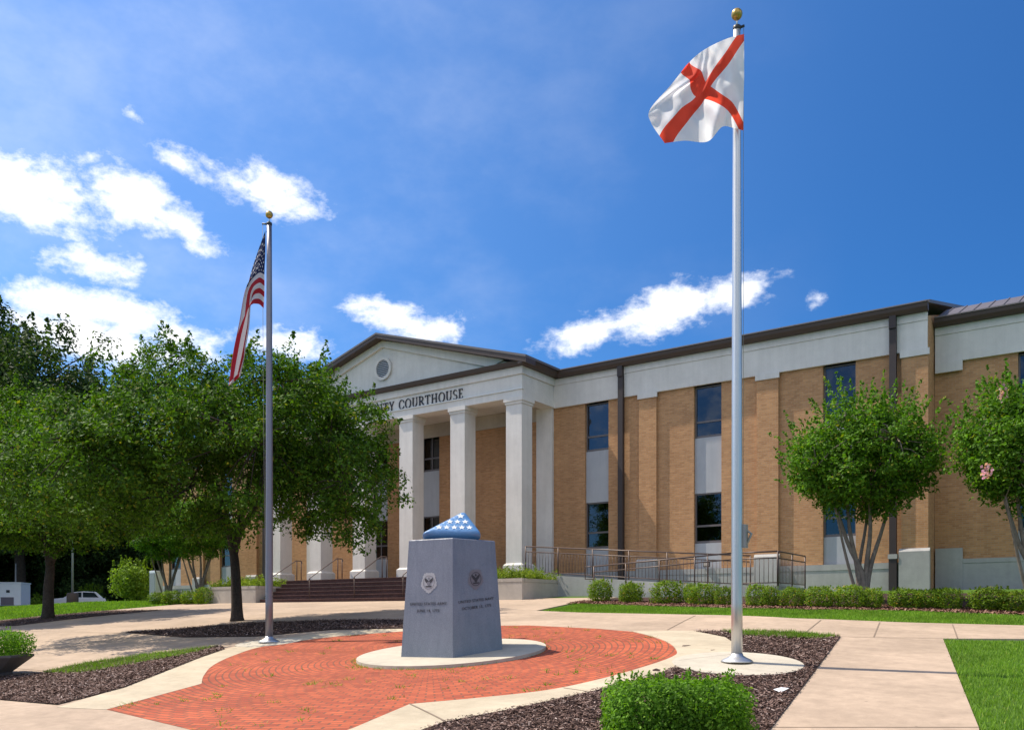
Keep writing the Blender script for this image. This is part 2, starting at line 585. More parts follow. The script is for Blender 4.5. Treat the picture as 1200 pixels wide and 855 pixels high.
def m_bluegloss():
    m, t = mat('blue_painted_bronze')
    n = noise(t, 7, 4)
    col = t.mix(n, (.05, .16, .37), (.15, .32, .58))
    g = t.n('ShaderNodeNewGeometry')
    mp = t.n('ShaderNodeMapping', {0: g.outputs['Position'], 2: (0.0, 0.0, R(35.0)), 3: (4, 14, 10)})
    cr_ = t.n('ShaderNodeTexNoise', {'Vector': mp, 'Scale': 1.4, 'Detail': 4.0, 'Roughness': .6}).outputs[0]
    finish(t, col, t.m('ADD', .22, t.m('MULTIPLY', n, .3)), bump=t.m('ADD', cr_, t.m('MULTIPLY', noise(t, 60, 3), .2)), bstr=.55, bdist=.03, spec=.7)
    return m


M['bluegloss'] = m_bluegloss()


def m_granite():
    m, t = mat('polished_granite')
    n1 = noise(t, 170, 3, .7)
    n2 = noise(t, 2.0, 4)
    col = t.ramp(n1, [(.3, (.10, .103, .127)), (.55, (.195, .20, .235)), (.75, (.34, .345, .38))])
    k = t.m('ADD', .8, t.m('MULTIPLY', n2, .4))
    col = t.mix(1.0, col, t.n('ShaderNodeCombineColor', {0: k, 1: k, 2: k}), 'MULTIPLY')
    g = t.n('ShaderNodeNewGeometry')
    mp = t.n('ShaderNodeMapping', {0: g.outputs['Position'], 3: (5, 5, .7)})
    n3 = t.n('ShaderNodeTexNoise', {'Vector': mp, 'Scale': 2.2, 'Detail': 5.0, 'Roughness': .65}).outputs[0]
    k = t.m('ADD', .78, t.m('MULTIPLY', n3, .44))
    col = t.mix(1.0, col, t.n('ShaderNodeCombineColor', {0: k, 1: k, 2: k}), 'MULTIPLY')
    finish(t, col, t.m('ADD', .06, t.m('MULTIPLY', n3, .30)), spec=.6, bump=n1, bstr=.06, bdist=.002)
    return m


M['granite'] = m_granite()
M['etch'] = m_plain('etched_stone', (.36, .37, .40), .8, var=.2, scale=30)
M['etchdark'] = m_plain('etched_dark', (.035, .035, .045), .7)
M['etchmid'] = m_plain('etched_mid', (.17, .17, .20), .8, var=.2, scale=30)

# ------------------------------------------------------------------ ground sheets


def grid_axis(lo, hi, dense_lo, dense_hi, step, grow=1.25):
    a = list(np.arange(dense_lo, dense_hi + 1e-6, step))
    s, x = step, dense_hi
    while x < hi:
        s *= grow
        x = min(hi, x + s)
        a.append(x)
    s, x = step, dense_lo
    while x > lo:
        s *= grow
        x = max(lo, x - s)
        a.insert(0, x)
    return a


def make_ground():
    xs = grid_axis(-420, 300, -66, 8, .5)
    ys = grid_axis(-250, 420, -2, 36, .4)
    V = [(x, y, ter(x, y)) for y in ys for x in xs]
    nx = len(xs)
    Fc = [(j * nx + i, j * nx + i + 1, (j + 1) * nx + i + 1, (j + 1) * nx + i) for j in range(len(ys) - 1) for i in range(nx - 1)]
    me = bpy.data.meshes.new('ground')
    me.from_pydata(V, [], Fc)
    me.polygons.foreach_set('use_smooth', [True] * len(Fc))
    o = link_mesh('ground', me, M['lawn'])
    tag(o, kind='structure')


def in_poly(p, poly):
    x, y = p
    c = False
    n = len(poly)
    for i in range(n):
        x0, y0 = poly[i]
        x1, y1 = poly[(i + 1) % n]
        if (y0 > y) != (y1 > y) and x < (x1 - x0) * (y - y0) / (y1 - y0) + x0:
            c = not c
    return c


def dens_poly(poly, step=.5):
    out = []
    for i in range(len(poly)):
        a, b = Vector(poly[i]), Vector(poly[(i + 1) % len(poly)])
        n = max(1, int((b - a).length / step))
        for k in range(n):
            out.append(tuple(a + (b - a) * k / n))
    return out


def spline(pts, n=6):                       # smooth open curve through 2D points
    P = [Vector(p) for p in pts]
    P = [P[0] * 2 - P[1]] + P + [P[-1] * 2 - P[-2]]
    out = []
    for i in range(1, len(P) - 2):
        p0, p1, p2, p3 = P[i - 1:i + 3]
        for k in range(n):
            t = k / n
            out.append(tuple(.5 * ((2 * p1) + (p2 - p0) * t + (2 * p0 - 5 * p1 + 4 * p2 - p3) * t * t + (3 * p1 - p0 - 3 * p2 + p3) * t ** 3)))
    out.append(tuple(P[-2]))
    return out


def sheet(name, poly, off, m, step=.45, skirt=.0, uvf=None, lump=0.0):
    poly = dens_poly(poly, step)
    n = len(poly)
    xs = [p[0] for p in poly]
    ys = [p[1] for p in poly]
    pts = list(poly)
    rng = random.Random(5)
    if step < 5:
        y = min(ys)
        while y < max(ys):
            x = min(xs)
            while x < max(xs):
                q = (x + rng.uniform(-.05, .05), y + rng.uniform(-.05, .05))
                if in_poly(q, poly):
                    pts.append(q)
                x += step
            y += step
    vs, es, fs, *_ = delaunay_2d_cdt([Vector(p) for p in pts], [], [list(range(n))], 1, 1e-4)
    V = []
    for p in vs:
        V.append((p.x, p.y, ter(p.x, p.y) + off + (lump * math.sin(p.x * 7.1 + p.y * 3.3) * math.sin(p.y * 6.3 - p.x * 2) if lump else 0)))
    me = bpy.data.meshes.new(name)
    Fc = [tuple(f) for f in fs]
    if skirt:
        b = len(V)
        for p in poly:
            V.append((p[0], p[1], ter(*p) + off - skirt))
        idx = {}
        for i, p in enumerate(vs):
            idx[(round(p.x, 3), round(p.y, 3))] = i
        top = [idx.get((round(p[0], 3), round(p[1], 3))) for p in poly]
        for i in range(n):
            j = (i + 1) % n
            if top[i] is not None and top[j] is not None:
                Fc.append((top[i], b + i, b + j, top[j]))
    me.from_pydata(V, [], Fc)
    uvl = me.uv_layers.new(name='uv')
    for lp in me.loops:
        v = V[lp.vertex_index]
        uvl.data[lp.index].uv = uvf(v) if uvf else (v[0], v[1])
    bm = bmesh.new()
    bm.from_mesh(me)
    for f in bm.faces:
        if abs(f.normal.z) > .5 and f.normal.z < 0:
            f.normal_flip()
    bm.to_mesh(me)
    bm.free()
    return tag(link_mesh(name, me, m), kind='structure')


def g2(px, py):
    p = G(px, py)
    return (p.x, p.y)


make_ground()
# the wide pink concrete forecourt, cross walk and street walk
RING_C = (-10.5, 12.3)
sw_back = [g2(680, 718.5), g2(930, 725.5), g2(1200, 734)]
sw_front = [g2(1200, 750), g2(1105, 749.5), g2(985, 747.5), g2(930, 742.5), g2(815, 741)]
d_b = (Vector(sw_back[2]) - Vector(sw_back[1])).normalized()
ext_b = tuple(Vector(sw_back[2]) + d_b * 14)
ext_f = tuple(Vector(sw_front[0]) + d_b * 14)
wl = [g2(985, 747.5), g2(905, 855)]
wr = [g2(1147, 855), g2(1105, 749.5)]
dl = (Vector(wl[1]) - Vector(wl[0])).normalized()
dr = (Vector(wr[0]) - Vector(wr[1])).normalized()
wl2 = tuple(Vector(wl[1]) + dl * 5.5)
wr2 = tuple(Vector(wr[0]) + dr * 5.5)
pink = [(-37.3, 2.0), (wr2[0] + 6, 2.0), (wr2[0] + 6, 3.6), (wr2[0], 3.6), wr[0], wr[1], sw_front[0], ext_f, ext_b, sw_back[2], sw_back[1], sw_back[0],
        g2(628, 716.3), (-14.3, 23.3), (-14.2, 26.3), (-37.3, 26.3)]
fc = sheet('forecourt', pink, .03, M['pink'], skirt=.06)
tag(sheet('street', [(-60, -12), (30, -12), (30, 1.6), (-60, 1.6)], .01, M['asphalt'], step=1.0))

# beds of mulch
ring_out_r = [g2(380, 905), g2(520, 849.5), g2(600, 834), g2(690, 814), g2(760, 796), g2(800, 782), g2(868, 768), g2(866, 760), g2(850, 749), g2(812, 741.4)]
bed_right = [g2(330, 930), g2(520, 848), g2(640, 824), g2(730, 800), g2(800, 775), g2(780, 741.8), g2(815, 741.6), g2(930, 743), g2(985, 748), wl[1], wl2, (wl2[0] - 2.8, wl2[1] + .2)]
bed_left = [g2(-60, 806), g2(-10, 797), g2(45, 791), g2(100, 779.5), g2(180, 768), g2(258, 759), g2(264, 762), g2(235, 772), g2(145, 808), g2(67, 828), g2(0, 822), g2(-60, 822)]
bed_tree = [g2(145, 742), g2(225, 736), g2(285, 731), g2(400, 727), g2(472, 727), g2(472, 738), g2(390, 739), g2(300, 747), g2(215, 748)]
bed_far = [(-37.0, 14.6), (-32.6, 15.4), (-33.0, 21.6), (-37.0, 21.4)]
for q in (bed_right, bed_left, bed_tree, bed_far):
    sheet('mulch_bed', q, .042, M['mulch'], step=.3, lump=.006)
hedge_line = [G(697, 706.5), G(775, 709), G(880, 711.5), G(955, 713), G(1080, 714.5), G(1155, 717.5), G(1230, 720)]
hb = [(p.x, p.y) for p in hedge_line]
bed_hedge = [(hb[0][0] - .7, hb[0][1] - .55)] + [(x, y - .55) for x, y in hb] + [(hb[-1][0], hb[-1][1] + 6)] + [(-8.5, 26.2), (-14.1, 26.2), (-13.9, 23.3)]
sheet('mulch_bed', bed_hedge, .02, M['mulch'], step=.4, lump=.006)

# pale ring walk and brick plaza
inner_r = spline([g2(480, 828.5), g2(560, 821), g2(640, 812), g2(700, 799.5), g2(755, 784), g2(788, 772), g2(793, 765), g2(783, 755), g2(762, 747), g2(740, 741.5)])
inner_l = spline([g2(472, 741), g2(430, 744), g2(380, 748.5), g2(310, 758.5), g2(275, 769), g2(250, 781), g2(239, 793), g2(236, 803)])
outer_l = spline([g2(472, 736.5), g2(400, 741), g2(330, 749), g2(290, 756), g2(262, 762.5)], 4) + [g2(235, 770), g2(200, 784), g2(145, 807), g2(67, 831)]
brick_back = [g2(700, 738), g2(620, 734), g2(560, 734.5), g2(510, 738)]
f_l, f_r = g2(125, 833.5), g2(415, 856.5)
brick_poly = inner_r + brick_back + inner_l + [f_l, g2(220, 856.5), g2(300, 880), g2(360, 898)] + [f_r]


def ring_uv(v):
    dx, dy = v[0] - RING_C[0], v[1] - RING_C[1]
    r = math.hypot(dx, dy)
    return (math.atan2(dy, dx) * 4.0, r)


sheet('ring_walk', outer_l + [f_l] + [g2(236, 803)] + inner_l[::-1], .036, M['ring'], step=.35, skirt=.05)
sheet('ring_walk', ring_out_r[1:] + [g2(742, 741.3)] + inner_r[::-1] + [f_r, g2(400, 862), g2(470, 868)], .046, M['ring'], step=.35, skirt=.05)
sheet('brick_plaza', brick_poly, .034, M['paver'], step=.35, uvf=ring_uv)


def ribbon(mb, pts, w, off):
    P = []
    for a, b in zip(pts[:-1], pts[1:]):
        a, b = Vector(a), Vector(b)
        n = max(1, int((b - a).length / .3))
        P += [a + (b - a) * k / n for k in range(n)]
    P.append(Vector(pts[-1]))
    vs, fs = [], []
    for i, p in enumerate(P):
        d = (P[min(i + 1, len(P) - 1)] - P[max(0, i - 1)]).normalized()
        nn = Vector((-d.y, d.x)) * w / 2
        for q in (p + nn, p - nn):
            vs.append((q.x, q.y, ter(q.x, q.y) + off))
    for i in range(len(P) - 1):
        fs.append((2 * i, 2 * i + 1, 2 * i + 3, 2 * i + 2))
    mb.add(vs, fs)


jb = MB()
for a, b in (((943, 743.5), (962, 728)), ((1024, 748), (1031, 730.5)), ((1122, 749.5), (1116, 733)), ((782, 739.5), (815, 722.5))):
    ribbon(jb, [g2(*a), g2(*b)], .022, .036)
ribbon(jb, [wl[0], wr[1]], .02, .036)
for k in (.5, 1.0):
    a = Vector(wl[0]).lerp(Vector(wl[1]), k)
    b = Vector(wr[1]).lerp(Vector(wr[0]), k)
    if k < 1:
        continue
    ribbon(jb, [tuple(a), tuple(b)], .018, .036)
for x in (-32, -27, -22, -17):
    ribbon(jb, [(x, 8.6), (x, 15.0)], .02, .0375)
    ribbon(jb, [(x, 20.2), (x, 25.4)], .02, .0375)
for y in (8.9, 14.2, 21.0, 23.4):
    ribbon(jb, [(-36.8, y), (-17.5, y)], .02, .0385)
o = jb.build('pavement_joint', M['joint'])
tag(o, kind='structure')
jr = MB()
ribbon(jr, [g2(480, 828.5), g2(521, 849)], .025, .052)
ribbon(jr, [g2(660, 809.5), g2(697, 815)], .015, .052)
ribbon(jr, [g2(796, 777), g2(868, 768.5)], .012, .0535)
tag(jr.build('ring_joint', M['joint']), kind='structure')


def disc_poly(c, r, n=48):
    return [(c[0] + r * math.cos(2 * math.pi * k / n), c[1] + r * math.sin(2 * math.pi * k / n)) for k in range(n)]


# pole bases and monument base
POLE_R = G(863.5, 779)
POLE_L = G(315.5, 754)
pad_c = (POLE_R.x + .02, POLE_R.y - .05)
sheet('pole_pad', disc_poly(pad_c, .98), .052, M['pad'], step=.3, skirt=.06)
sheet('pole_pad', disc_poly((POLE_L.x, POLE_L.y), .75), .041, M['pad'], step=.3, skirt=.05)
MON = at(529.5, 768, 16.05)
MON = Vector((MON.x, MON.y, ter(MON.x, MON.y)))
sheet('monument_pad', disc_poly((MON.x, MON.y), 1.72), .09, M['pad'], step=.3, skirt=.13)

# parking strip far west
sheet('parking_lot', [(-118, 20), (-66, 20), (-66, 70), (-118, 70)], .02, M['asphalt'], step=2.0)

# ------------------------------------------------------------------ courthouse
YW, YP = 30.4, 28.0
XC = -26.7
XE, XWE = -5.3, -46.6
XR, XL = -19.3, -34.1
Z0, ZB, ZFB, ZFT = .2, 1.69, 8.42, 9.58
B = thing('courthouse', 'tan brick courthouse with white columned portico and gabled pediment behind the plaza', 'building', (XC, YW, .8))

win_c = [-17.35, -12.70, -8.03]
win_l = [2 * XC - x for x in win_c]
WW = .535                                  # half window width


def wall_strip(mb, x0, x1, holes, y0, y1, z0, z1):
    x = x0
    for h in sorted(holes):
        mb.box(x, h - WW, y0, y1, z0, z1)
        x = h + WW
    mb.box(x, x1, y0, y1, z0, z1)


w = MB()
wall_strip(w, XR - .0, XE, win_c, YW, YW + .3, Z0, 9.5)
wall_strip(w, XWE, XL, win_l, YW, YW + .3, Z0, 9.5)
porch_w = [-26.0 + .03 - .05, -31.6, -21.6 - 6.0]
porch_w = [-25.99, -29.15]
wall_strip(w, XL, XR, porch_w, YW, YW + .3, Z0, 9.5)
w.box(XE - .3, XE, YW + .3, 46, Z0, 9.5)
w.box(XWE, XWE + .3, YW + .3, 46, Z0, 9.5)
w.box(XWE, XE, 46, 46.3, Z0, 9.5)
w.build('brick_wall', M['brick'], B)
# gable ends above the eaves
for x0 in (XE - .28, XWE + .02):
    w = MB()
    w.prismx([(YW + .02, 9.5), (46.2, 9.5), (38.3, 11.75)], x0, x0 + .26)
    w.build('gable_wall', M['brick'], B)
# east wing, set back
YE, DZ = 31.5, -.25
w = MB()
ew = [-2.38, 2.3, 6.9]
wall_strip(w, XE + .01, 12, ew, YE, YE + .3, Z0 - .6, 9.0)
w.box(11.7, 12, YE + .3, 46, Z0 - .6, 9.0)
w.build('brick_wall', M['brick'], B)

# dark interior so that windows do not show through
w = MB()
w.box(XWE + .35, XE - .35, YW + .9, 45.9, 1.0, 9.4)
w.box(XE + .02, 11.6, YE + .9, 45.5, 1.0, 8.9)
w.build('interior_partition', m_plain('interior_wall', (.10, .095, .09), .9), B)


def window(x, yw, zb, zt, tr, glass, mull=False, blind=0):
    f = MB()
    y = yw + .13
    t = .055
    f.box(x - WW, x - WW + t, y, y + .08, zb, zt)
    f.box(x + WW - t, x + WW, y, y + .08, zb, zt)
    f.box(x - WW + t, x + WW - t, y, y + .08, zt - t, zt)
    f.box(x - WW + t, x + WW - t, y, y + .08, zb, zb + .09)
    f.box(x - WW + t, x + WW - t, y + .002, y + .078, tr - .035, tr + .035)
    if mull:
        f.box(x - .03, x + .03, y + .004, y + .076, zb + .09, zt - t)
    o = f.build('window', M['frame'], B)
    g = MB()
    g.box(x - WW + t - .01, x + WW - t + .01, y + .04, y + .055, zb + .05, zt - .03)
    g.build('pane', glass, o)
    if blind:
        bl = MB()
        z = zt - t - .02
        while z > zt - (zt - zb) * blind:
            bl.add([(x - WW + t, y + .11, z), (x + WW - t, y + .11, z), (x + WW - t, y + .135, z - .034), (x - WW + t, y + .135, z - .034)], [(0, 1, 2, 3)])
            z -= .032
        bl.build('blind', M['panel'], o)
    return o


def bay(x, yw, glass=None, mull=False, glass2=None, dz=0.0, bl=(0, 0)):
    p = MB()
    p.box(x - WW, x + WW, yw + .1, yw + .28, 4.47, 6.51 + dz)
    p.build('spandrel_panel', M['panel'], B)
    p = MB()
    p.box(x - WW, x + WW, yw + .1, yw + .28, ZB - .3, 2.63)
    p.build('spandrel_panel', M['panel'], B)
    window(x, yw, 6.51 + dz, 8.40 + dz, 7.10 + dz, glass or M['glass'], mull, bl[0])
    window(x, yw, 2.63, 4.47, 3.27, glass2 or glass or M['glass'], mull, bl[1])


for x, bl in zip(win_c + win_l, ((0, .0), (.28, 0), (.95, .35), (.4, 0), (0, 0), (.6, .3))):
    bay(x, YW, bl=bl)
for x in porch_w:
    bay(x, YW, M['glassdark'], True)
for x in ew:
    bay(x, YE, dz=DZ)

# white fascia band, gutter
for x0, x1, yw in ((XR, XE, YW), (XWE, XL, YW), (XE + .04, 12, YE)):
    fa = MB()
    dz = DZ if yw == YE else 0
    fa.box(x0, x1, yw - .10, yw - .003, ZFB + dz, 9.33 + dz)
    fa.box(x0, x1, yw - .125, yw - .003, 9.333 + dz, ZFT + dz)
    fa.build('fascia', M['cast'], B)
for x0, x1, yw in ((XR + .32, XE + .05, YW), (XWE - .05, XL - .32, YW), (XE + .06, 12.1, YE)):
    gu = MB()
    lip = MB()
    ZG = ZFT + (DZ if yw == YE else 0)
    gu.prismx([(yw - .13, ZG), (yw - .30, ZG + .02), (yw - .36, ZG + .12), (yw - .38, ZG + .25), (yw - .13, ZG + .25)], x0, x1)
    lip.box(x0, x1, yw - .41, yw - .16, ZG + .252, ZG + .29)
    gu.build('gutter', M['gutter'], B)
    lip.build('gutter_edge', M['lip'], B)

# pilasters with stone caps and base blocks, base course
for x0, x1 in ((-15.43, -14.70), (-10.82, -10.05), (-6.06, XE + .03)):
    for sgn in (1, -1):
        a, b = (x0, x1) if sgn > 0 else (2 * XC - x1, 2 * XC - x0)
        if b < XWE - .5:
            continue
        p = MB().box(a, b, YW - .115, YW - .002, 2.13, 8.23)
        pl = p.build('pilaster', M['brick'], B)
        c = MB().box(a - .04, b + .04, YW - .165, YW - .102, 8.23, ZFB + .015)
        c.build('pilaster_cap', M['cast'], pl)
        c = MB()
        c.box(a - .06, b + .06, YW - .24, YW - .08, Z0, 2.02)
        c.prismx([(YW - .24, 2.02), (YW - .08, 2.02), (YW - .08, 2.12), (YW - .16, 2.12)], a - .06, b + .06)
        c.build('pilaster_base', M['base'], pl)
for x0, x1, yw in ((XR, XE - .01, YW), (XWE, XL, YW)):
    bc = MB()
    bc.box(x0, x1, yw - .07, yw - .003, Z0, ZB - .2)
    bc.box(x0, x1, yw - .085, yw - .003, ZB - .197, ZB)
    bc.build('base_course', M['base'], B)
bc = MB()
bc.box(XE + .05, 12, YE - .07, YE - .003, Z0 - .6, 1.66)
bc.box(XE + .05, 12, YE - .085, YE - .003, 1.663, 1.80)
bc.box(XE + .05, XE + .85, YE - .12, YE - .06, Z0 - .6, 2.15)
bc.build('base_course', M['base'], B)
cc = MB().box(XE + .05, XE + .85, YE - .155, YE - .09, 8.10 + DZ, ZFB + .04 + DZ)
cc.build('pilaster_cap', M['cast'], B)

# downpipes
for x in (-16.17, -6.30, 2 * XC + 16.17):
    d = MB()
    d.box(x - .105, x + .105, YW - .30, YW - .128, 9.2, ZFT + .1)
    d.box(x - .105, x + .105, YW - .245, YW - .09, 1.95 if x > -10 else 1.2, 9.2)
    if x > -10:
        d.box(x - .12, x + .12, YW - .25, YW - .088, 0.4, 1.80)
    d.build('downpipe', M['bronze'], B)
    if x > -10:
        MB().box(x - .14, x + .14, YW - .27, YW - .089, 1.80, 1.95).build('pipe_shoe', M['base'], B)

# main roof
rf = MB()
rf.prismx([(YW - .3, ZFT + .32), (38.3, 12.0), (46.5, ZFT + .32), (46.5, ZFT + .22), (38.3, 11.86), (YW - .3, ZFT + .22)], XWE - .1, XE + .1)
rf.build('roof', M['roof'], B)
rf = MB()
ZE = ZFT + DZ
rf.prismx([(YE - .3, ZE + .30), (YE + 1.7, ZE + 1.12), (46.5, ZE + 1.12), (46.5, ZE + 1.0), (YE + 1.8, ZE + 1.0), (YE - .3, ZE + .2)], XE + .11, 12.4)
k = XE + .3
while k < 12:
    a = (YE - .28, ZE + .305)
    b = (YE + 1.69, ZE + 1.115)
    rf.add([(k, a[0], a[1]), (k + .03, a[0], a[1]), (k + .03, b[0], b[1]), (k, b[0], b[1]),
            (k, a[0], a[1] + .03), (k + .03, a[0], a[1] + .03), (k + .03, b[0], b[1] + .03), (k, b[0], b[1] + .03)],
           [(4, 5, 6, 7), (0, 1, 5, 4), (1, 2, 6, 5), (3, 0, 4, 7)])
    k += .42
rf.build('roof', M['roof'], B)

# ---- portico
ZFL = 1.58
fl = MB()
fl.box(XL - .2, XR + .3, 27.45, YW - .1, Z0, ZFL)
fl.build('porch_floor', M['steps'], B)
st = MB()
nz = 6
zb = ter(-27, 25.6)
for i in range(nz):
    za = zb - .2
    zt = zb + (ZFL - zb) * (i + 1) / nz
    st.box(-32.0, -21.4, 25.72 + i * .30, 25.72 + (i + 1) * .30 if i < nz - 1 else 27.449, za, zt - .03)
st.build('front_steps', M['steps'], B)
tr_ = MB()
for i in range(nz):
    zt = zb + (ZFL - zb) * (i + 1) / nz
    tr_.box(-32.0, -21.4, 25.70 + i * .30, 25.72 + (i + 1) * .30 if i < nz - 1 else 27.449, zt - .029, zt - (.0 if i < nz - 1 else .003))
tr_.build('step_tread', m_brick('tread_brick', (.16, .085, .075), (.11, .06, .055), (.10, .08, .075), bw=.1, bh=.2), B)

col_x = [XC + s * (1.405 + 2.81 * k) for k in (0, 1, 2) for s in (1, -1)]
hw = .375
for cx in sorted(col_x):
    c = MB()
    c.box(cx - hw, cx + hw, YP, YP + .72, 2.0, 8.2)
    col = c.build('column', M['cast'], B)
    b = MB()
    b.box(cx - hw - .09, cx + hw + .09, YP - .09, YP + .81, ZFL, 1.93)
    b.add([(cx - hw - .09, YP - .09, 1.93), (cx + hw + .09, YP - .09, 1.93), (cx + hw + .09, YP + .81, 1.93), (cx - hw - .09, YP + .81, 1.93),
           (cx - hw + .01, YP + .01, 2.02), (cx + hw - .01, YP + .01, 2.02), (cx + hw - .01, YP + .71, 2.02), (cx - hw + .01, YP + .71, 2.02)],
          [(0, 1, 5, 4), (1, 2, 6, 5), (2, 3, 7, 6), (3, 0, 4, 7)])
    b.build('column_base', M['cast'], col)
    cp = MB()
    cp.box(cx - hw - .035, cx + hw + .035, YP - .035, YP + .755, 8.2, 8.30)
    cp.box(cx - hw - .075, cx + hw + .075, YP - .075, YP + .795, 8.30, 8.47)
    cp.build('capital', M['cast'], col)
for x0, x1 in ((-20.13, -19.36), (2 * XC + 19.36, 2 * XC + 20.13)):
    p = MB().box(min(x0, x1), max(x0, x1), YW - .14, YW - .002, ZFL, 8.47)
    p.build('portico_pilaster', M['cast'], B)

en = MB()
x0, x1 = XL - .02, XR + .02
# architrave, frieze and cornice, front and two returns
for (a, za, zc) in ((.0, 8.45, 8.78), (-.03, 8.783, 9.33), (.03, 9.333, 9.62)):
    en.box(x0 - a, x1 + a, YP - a, YP + .70, za, zc)
    en.box(x0 - a, x0 + .62, YP + .703, YW + .2, za, zc)
    en.box(x1 - .62, x1 + a, YP + .703, YW - .003, za, zc)
en.build('entablature', M['cast'], B)
en = MB()
en.box(x0 - .035, x1 + .035, YP - .045, YP + .1, 8.742, 8.781)
en.build('moulding', m_plain('white_moulding', (.72, .72, .72), .6, var=.05), B)
MB().box(x0 + .62, x1 - .62, YP + .70, YW - .003, 8.60, 8.72).build('porch_ceiling', M['cast'], B)
MB().box(x0 + .63, x1 - .63, YW - .06, YW - .004, 8.0, 8.59).build('ceiling_band', M['planter'], B)

apex_z, eave_z = 11.95, 9.74
xa, xb = x0 - .42, x1 + .42
slope = (apex_z - eave_z) / (XC - xa)
ty = MB()
ty.prism([(x0, 9.62), (x1, 9.62), (x1, 9.70), (XC, apex_z - .08), (x0, 9.70)], YP + .12, YP + .4)
ty.build('pediment', M['cast'], B)
rk = MB()
h = .30                                      # white raking trim just under the dark cornice
rk.prism([(xa + 1.2, eave_z + slope * 1.2 - .02), (XC, apex_z - .02), (XC, apex_z - h), (xa + 1.95, eave_z + .08)], YP + .02, YP + .118)
rk.prism([(XC, apex_z - .02), (xb - 1.2, eave_z + slope * 1.2 - .02), (xb - 1.95, eave_z + .08), (XC, apex_z - h)], YP + .02, YP + .118)
rk.build('raking_trim', M['cast'], B)
ck = MB()
t_ = .20
for s in (-1, 1):
    e = (XC + s * (XC - xa) * 1.0)
    ck.prism([(e, eave_z - .12), (XC, apex_z), (XC, apex_z + t_), (e, eave_z + t_ - .12)][:: s], YP - .36, YP + .30)
ck.build('raking_cornice', M['gutter'], B)
hc = MB()
hc.prismx([(YP - .20, 9.66), (YP - .045, 9.625), (YP + .11, 9.625), (YP + .11, 9.81), (YP - .24, 9.80)], xa + .3, xb - .3)
hc.build('cornice_strip', M['gutter'], B)
for s, xe in ((1, x1), (-1, x0)):            # side gutters of the portico
    sg = MB()
    pr = [(xe + s * .03, 9.625), (xe + s * .22, 9.64), (xe + s * .34, 9.74), (xe + s * .38, 9.87), (xe + s * .03, 9.87)]
    if s < 0:
        pr = pr[::-1]
    sg.prism(pr, YP - .35, YW - .14)
    sg.build('gutter', M['gutter'], B)
pr_ = MB()
for s in (-1, 1):
    e = XC + s * (XC - xa)
    pr_.prism([(e, eave_z + .17), (XC, apex_z + t_ + .03), (XC, apex_z + t_ - .05), (e, eave_z + .08)][:: s], YP - .38, 38.0)
pr_.build('roof', M['roof'], B)
# round louvred vent
vx, vz = XC, 10.72
vr = MB()
n = 40
ri, ro = .38, .50
vs, fs = [], []
for k in range(n):
    a = 2 * math.pi * k / n
    for r_, y_ in ((ri, YP + .10), (ri, YP + .03), (ro, YP + .03), (ro, YP + .12)):
        vs.append((vx + r_ * math.cos(a), y_, vz + r_ * math.sin(a)))
for k in range(n):
    for j in range(3):
        a, b = k * 4 + j, ((k + 1) % n) * 4 + j
        fs.append((a, b, b + 1, a + 1))
vr.add(vs, fs, 0, False)
vo = vr.build('round_vent', M['cast'], B)
lv = MB()
lv.add([(vx + .39 * math.cos(2 * math.pi * k / n), YP + .115, vz + .39 * math.sin(2 * math.pi * k / n)) for k in range(n)], [tuple(range(n))])
for k in range(9):
    z = vz - .34 + k * .08
    hwid = math.sqrt(max(.0, .385 ** 2 - (z + .02 - vz) ** 2))
    lv.prismx([(YP + .045, z), (YP + .055, z - .005), (YP + .11, z + .055), (YP + .10, z + .06)], vx - hwid, vx + hwid, 1)
lv.build('louvre', [M['etchmid'], M['vent']], vo)


def text_mesh(txt, size, depth=.02, spacing=1.0):
    cu = bpy.data.curves.new('t', 'FONT')
    cu.body, cu.size, cu.extrude, cu.space_character = txt, size, depth, spacing
    ob = bpy.data.objects.new('t', cu)
    COL.objects.link(ob)
    dg = bpy.context.evaluated_depsgraph_get()
    dg.update()
    me = bpy.data.meshes.new_from_object(ob.evaluated_get(dg))
    bpy.data.objects.remove(ob)
    bpy.data.curves.remove(cu)
    return me


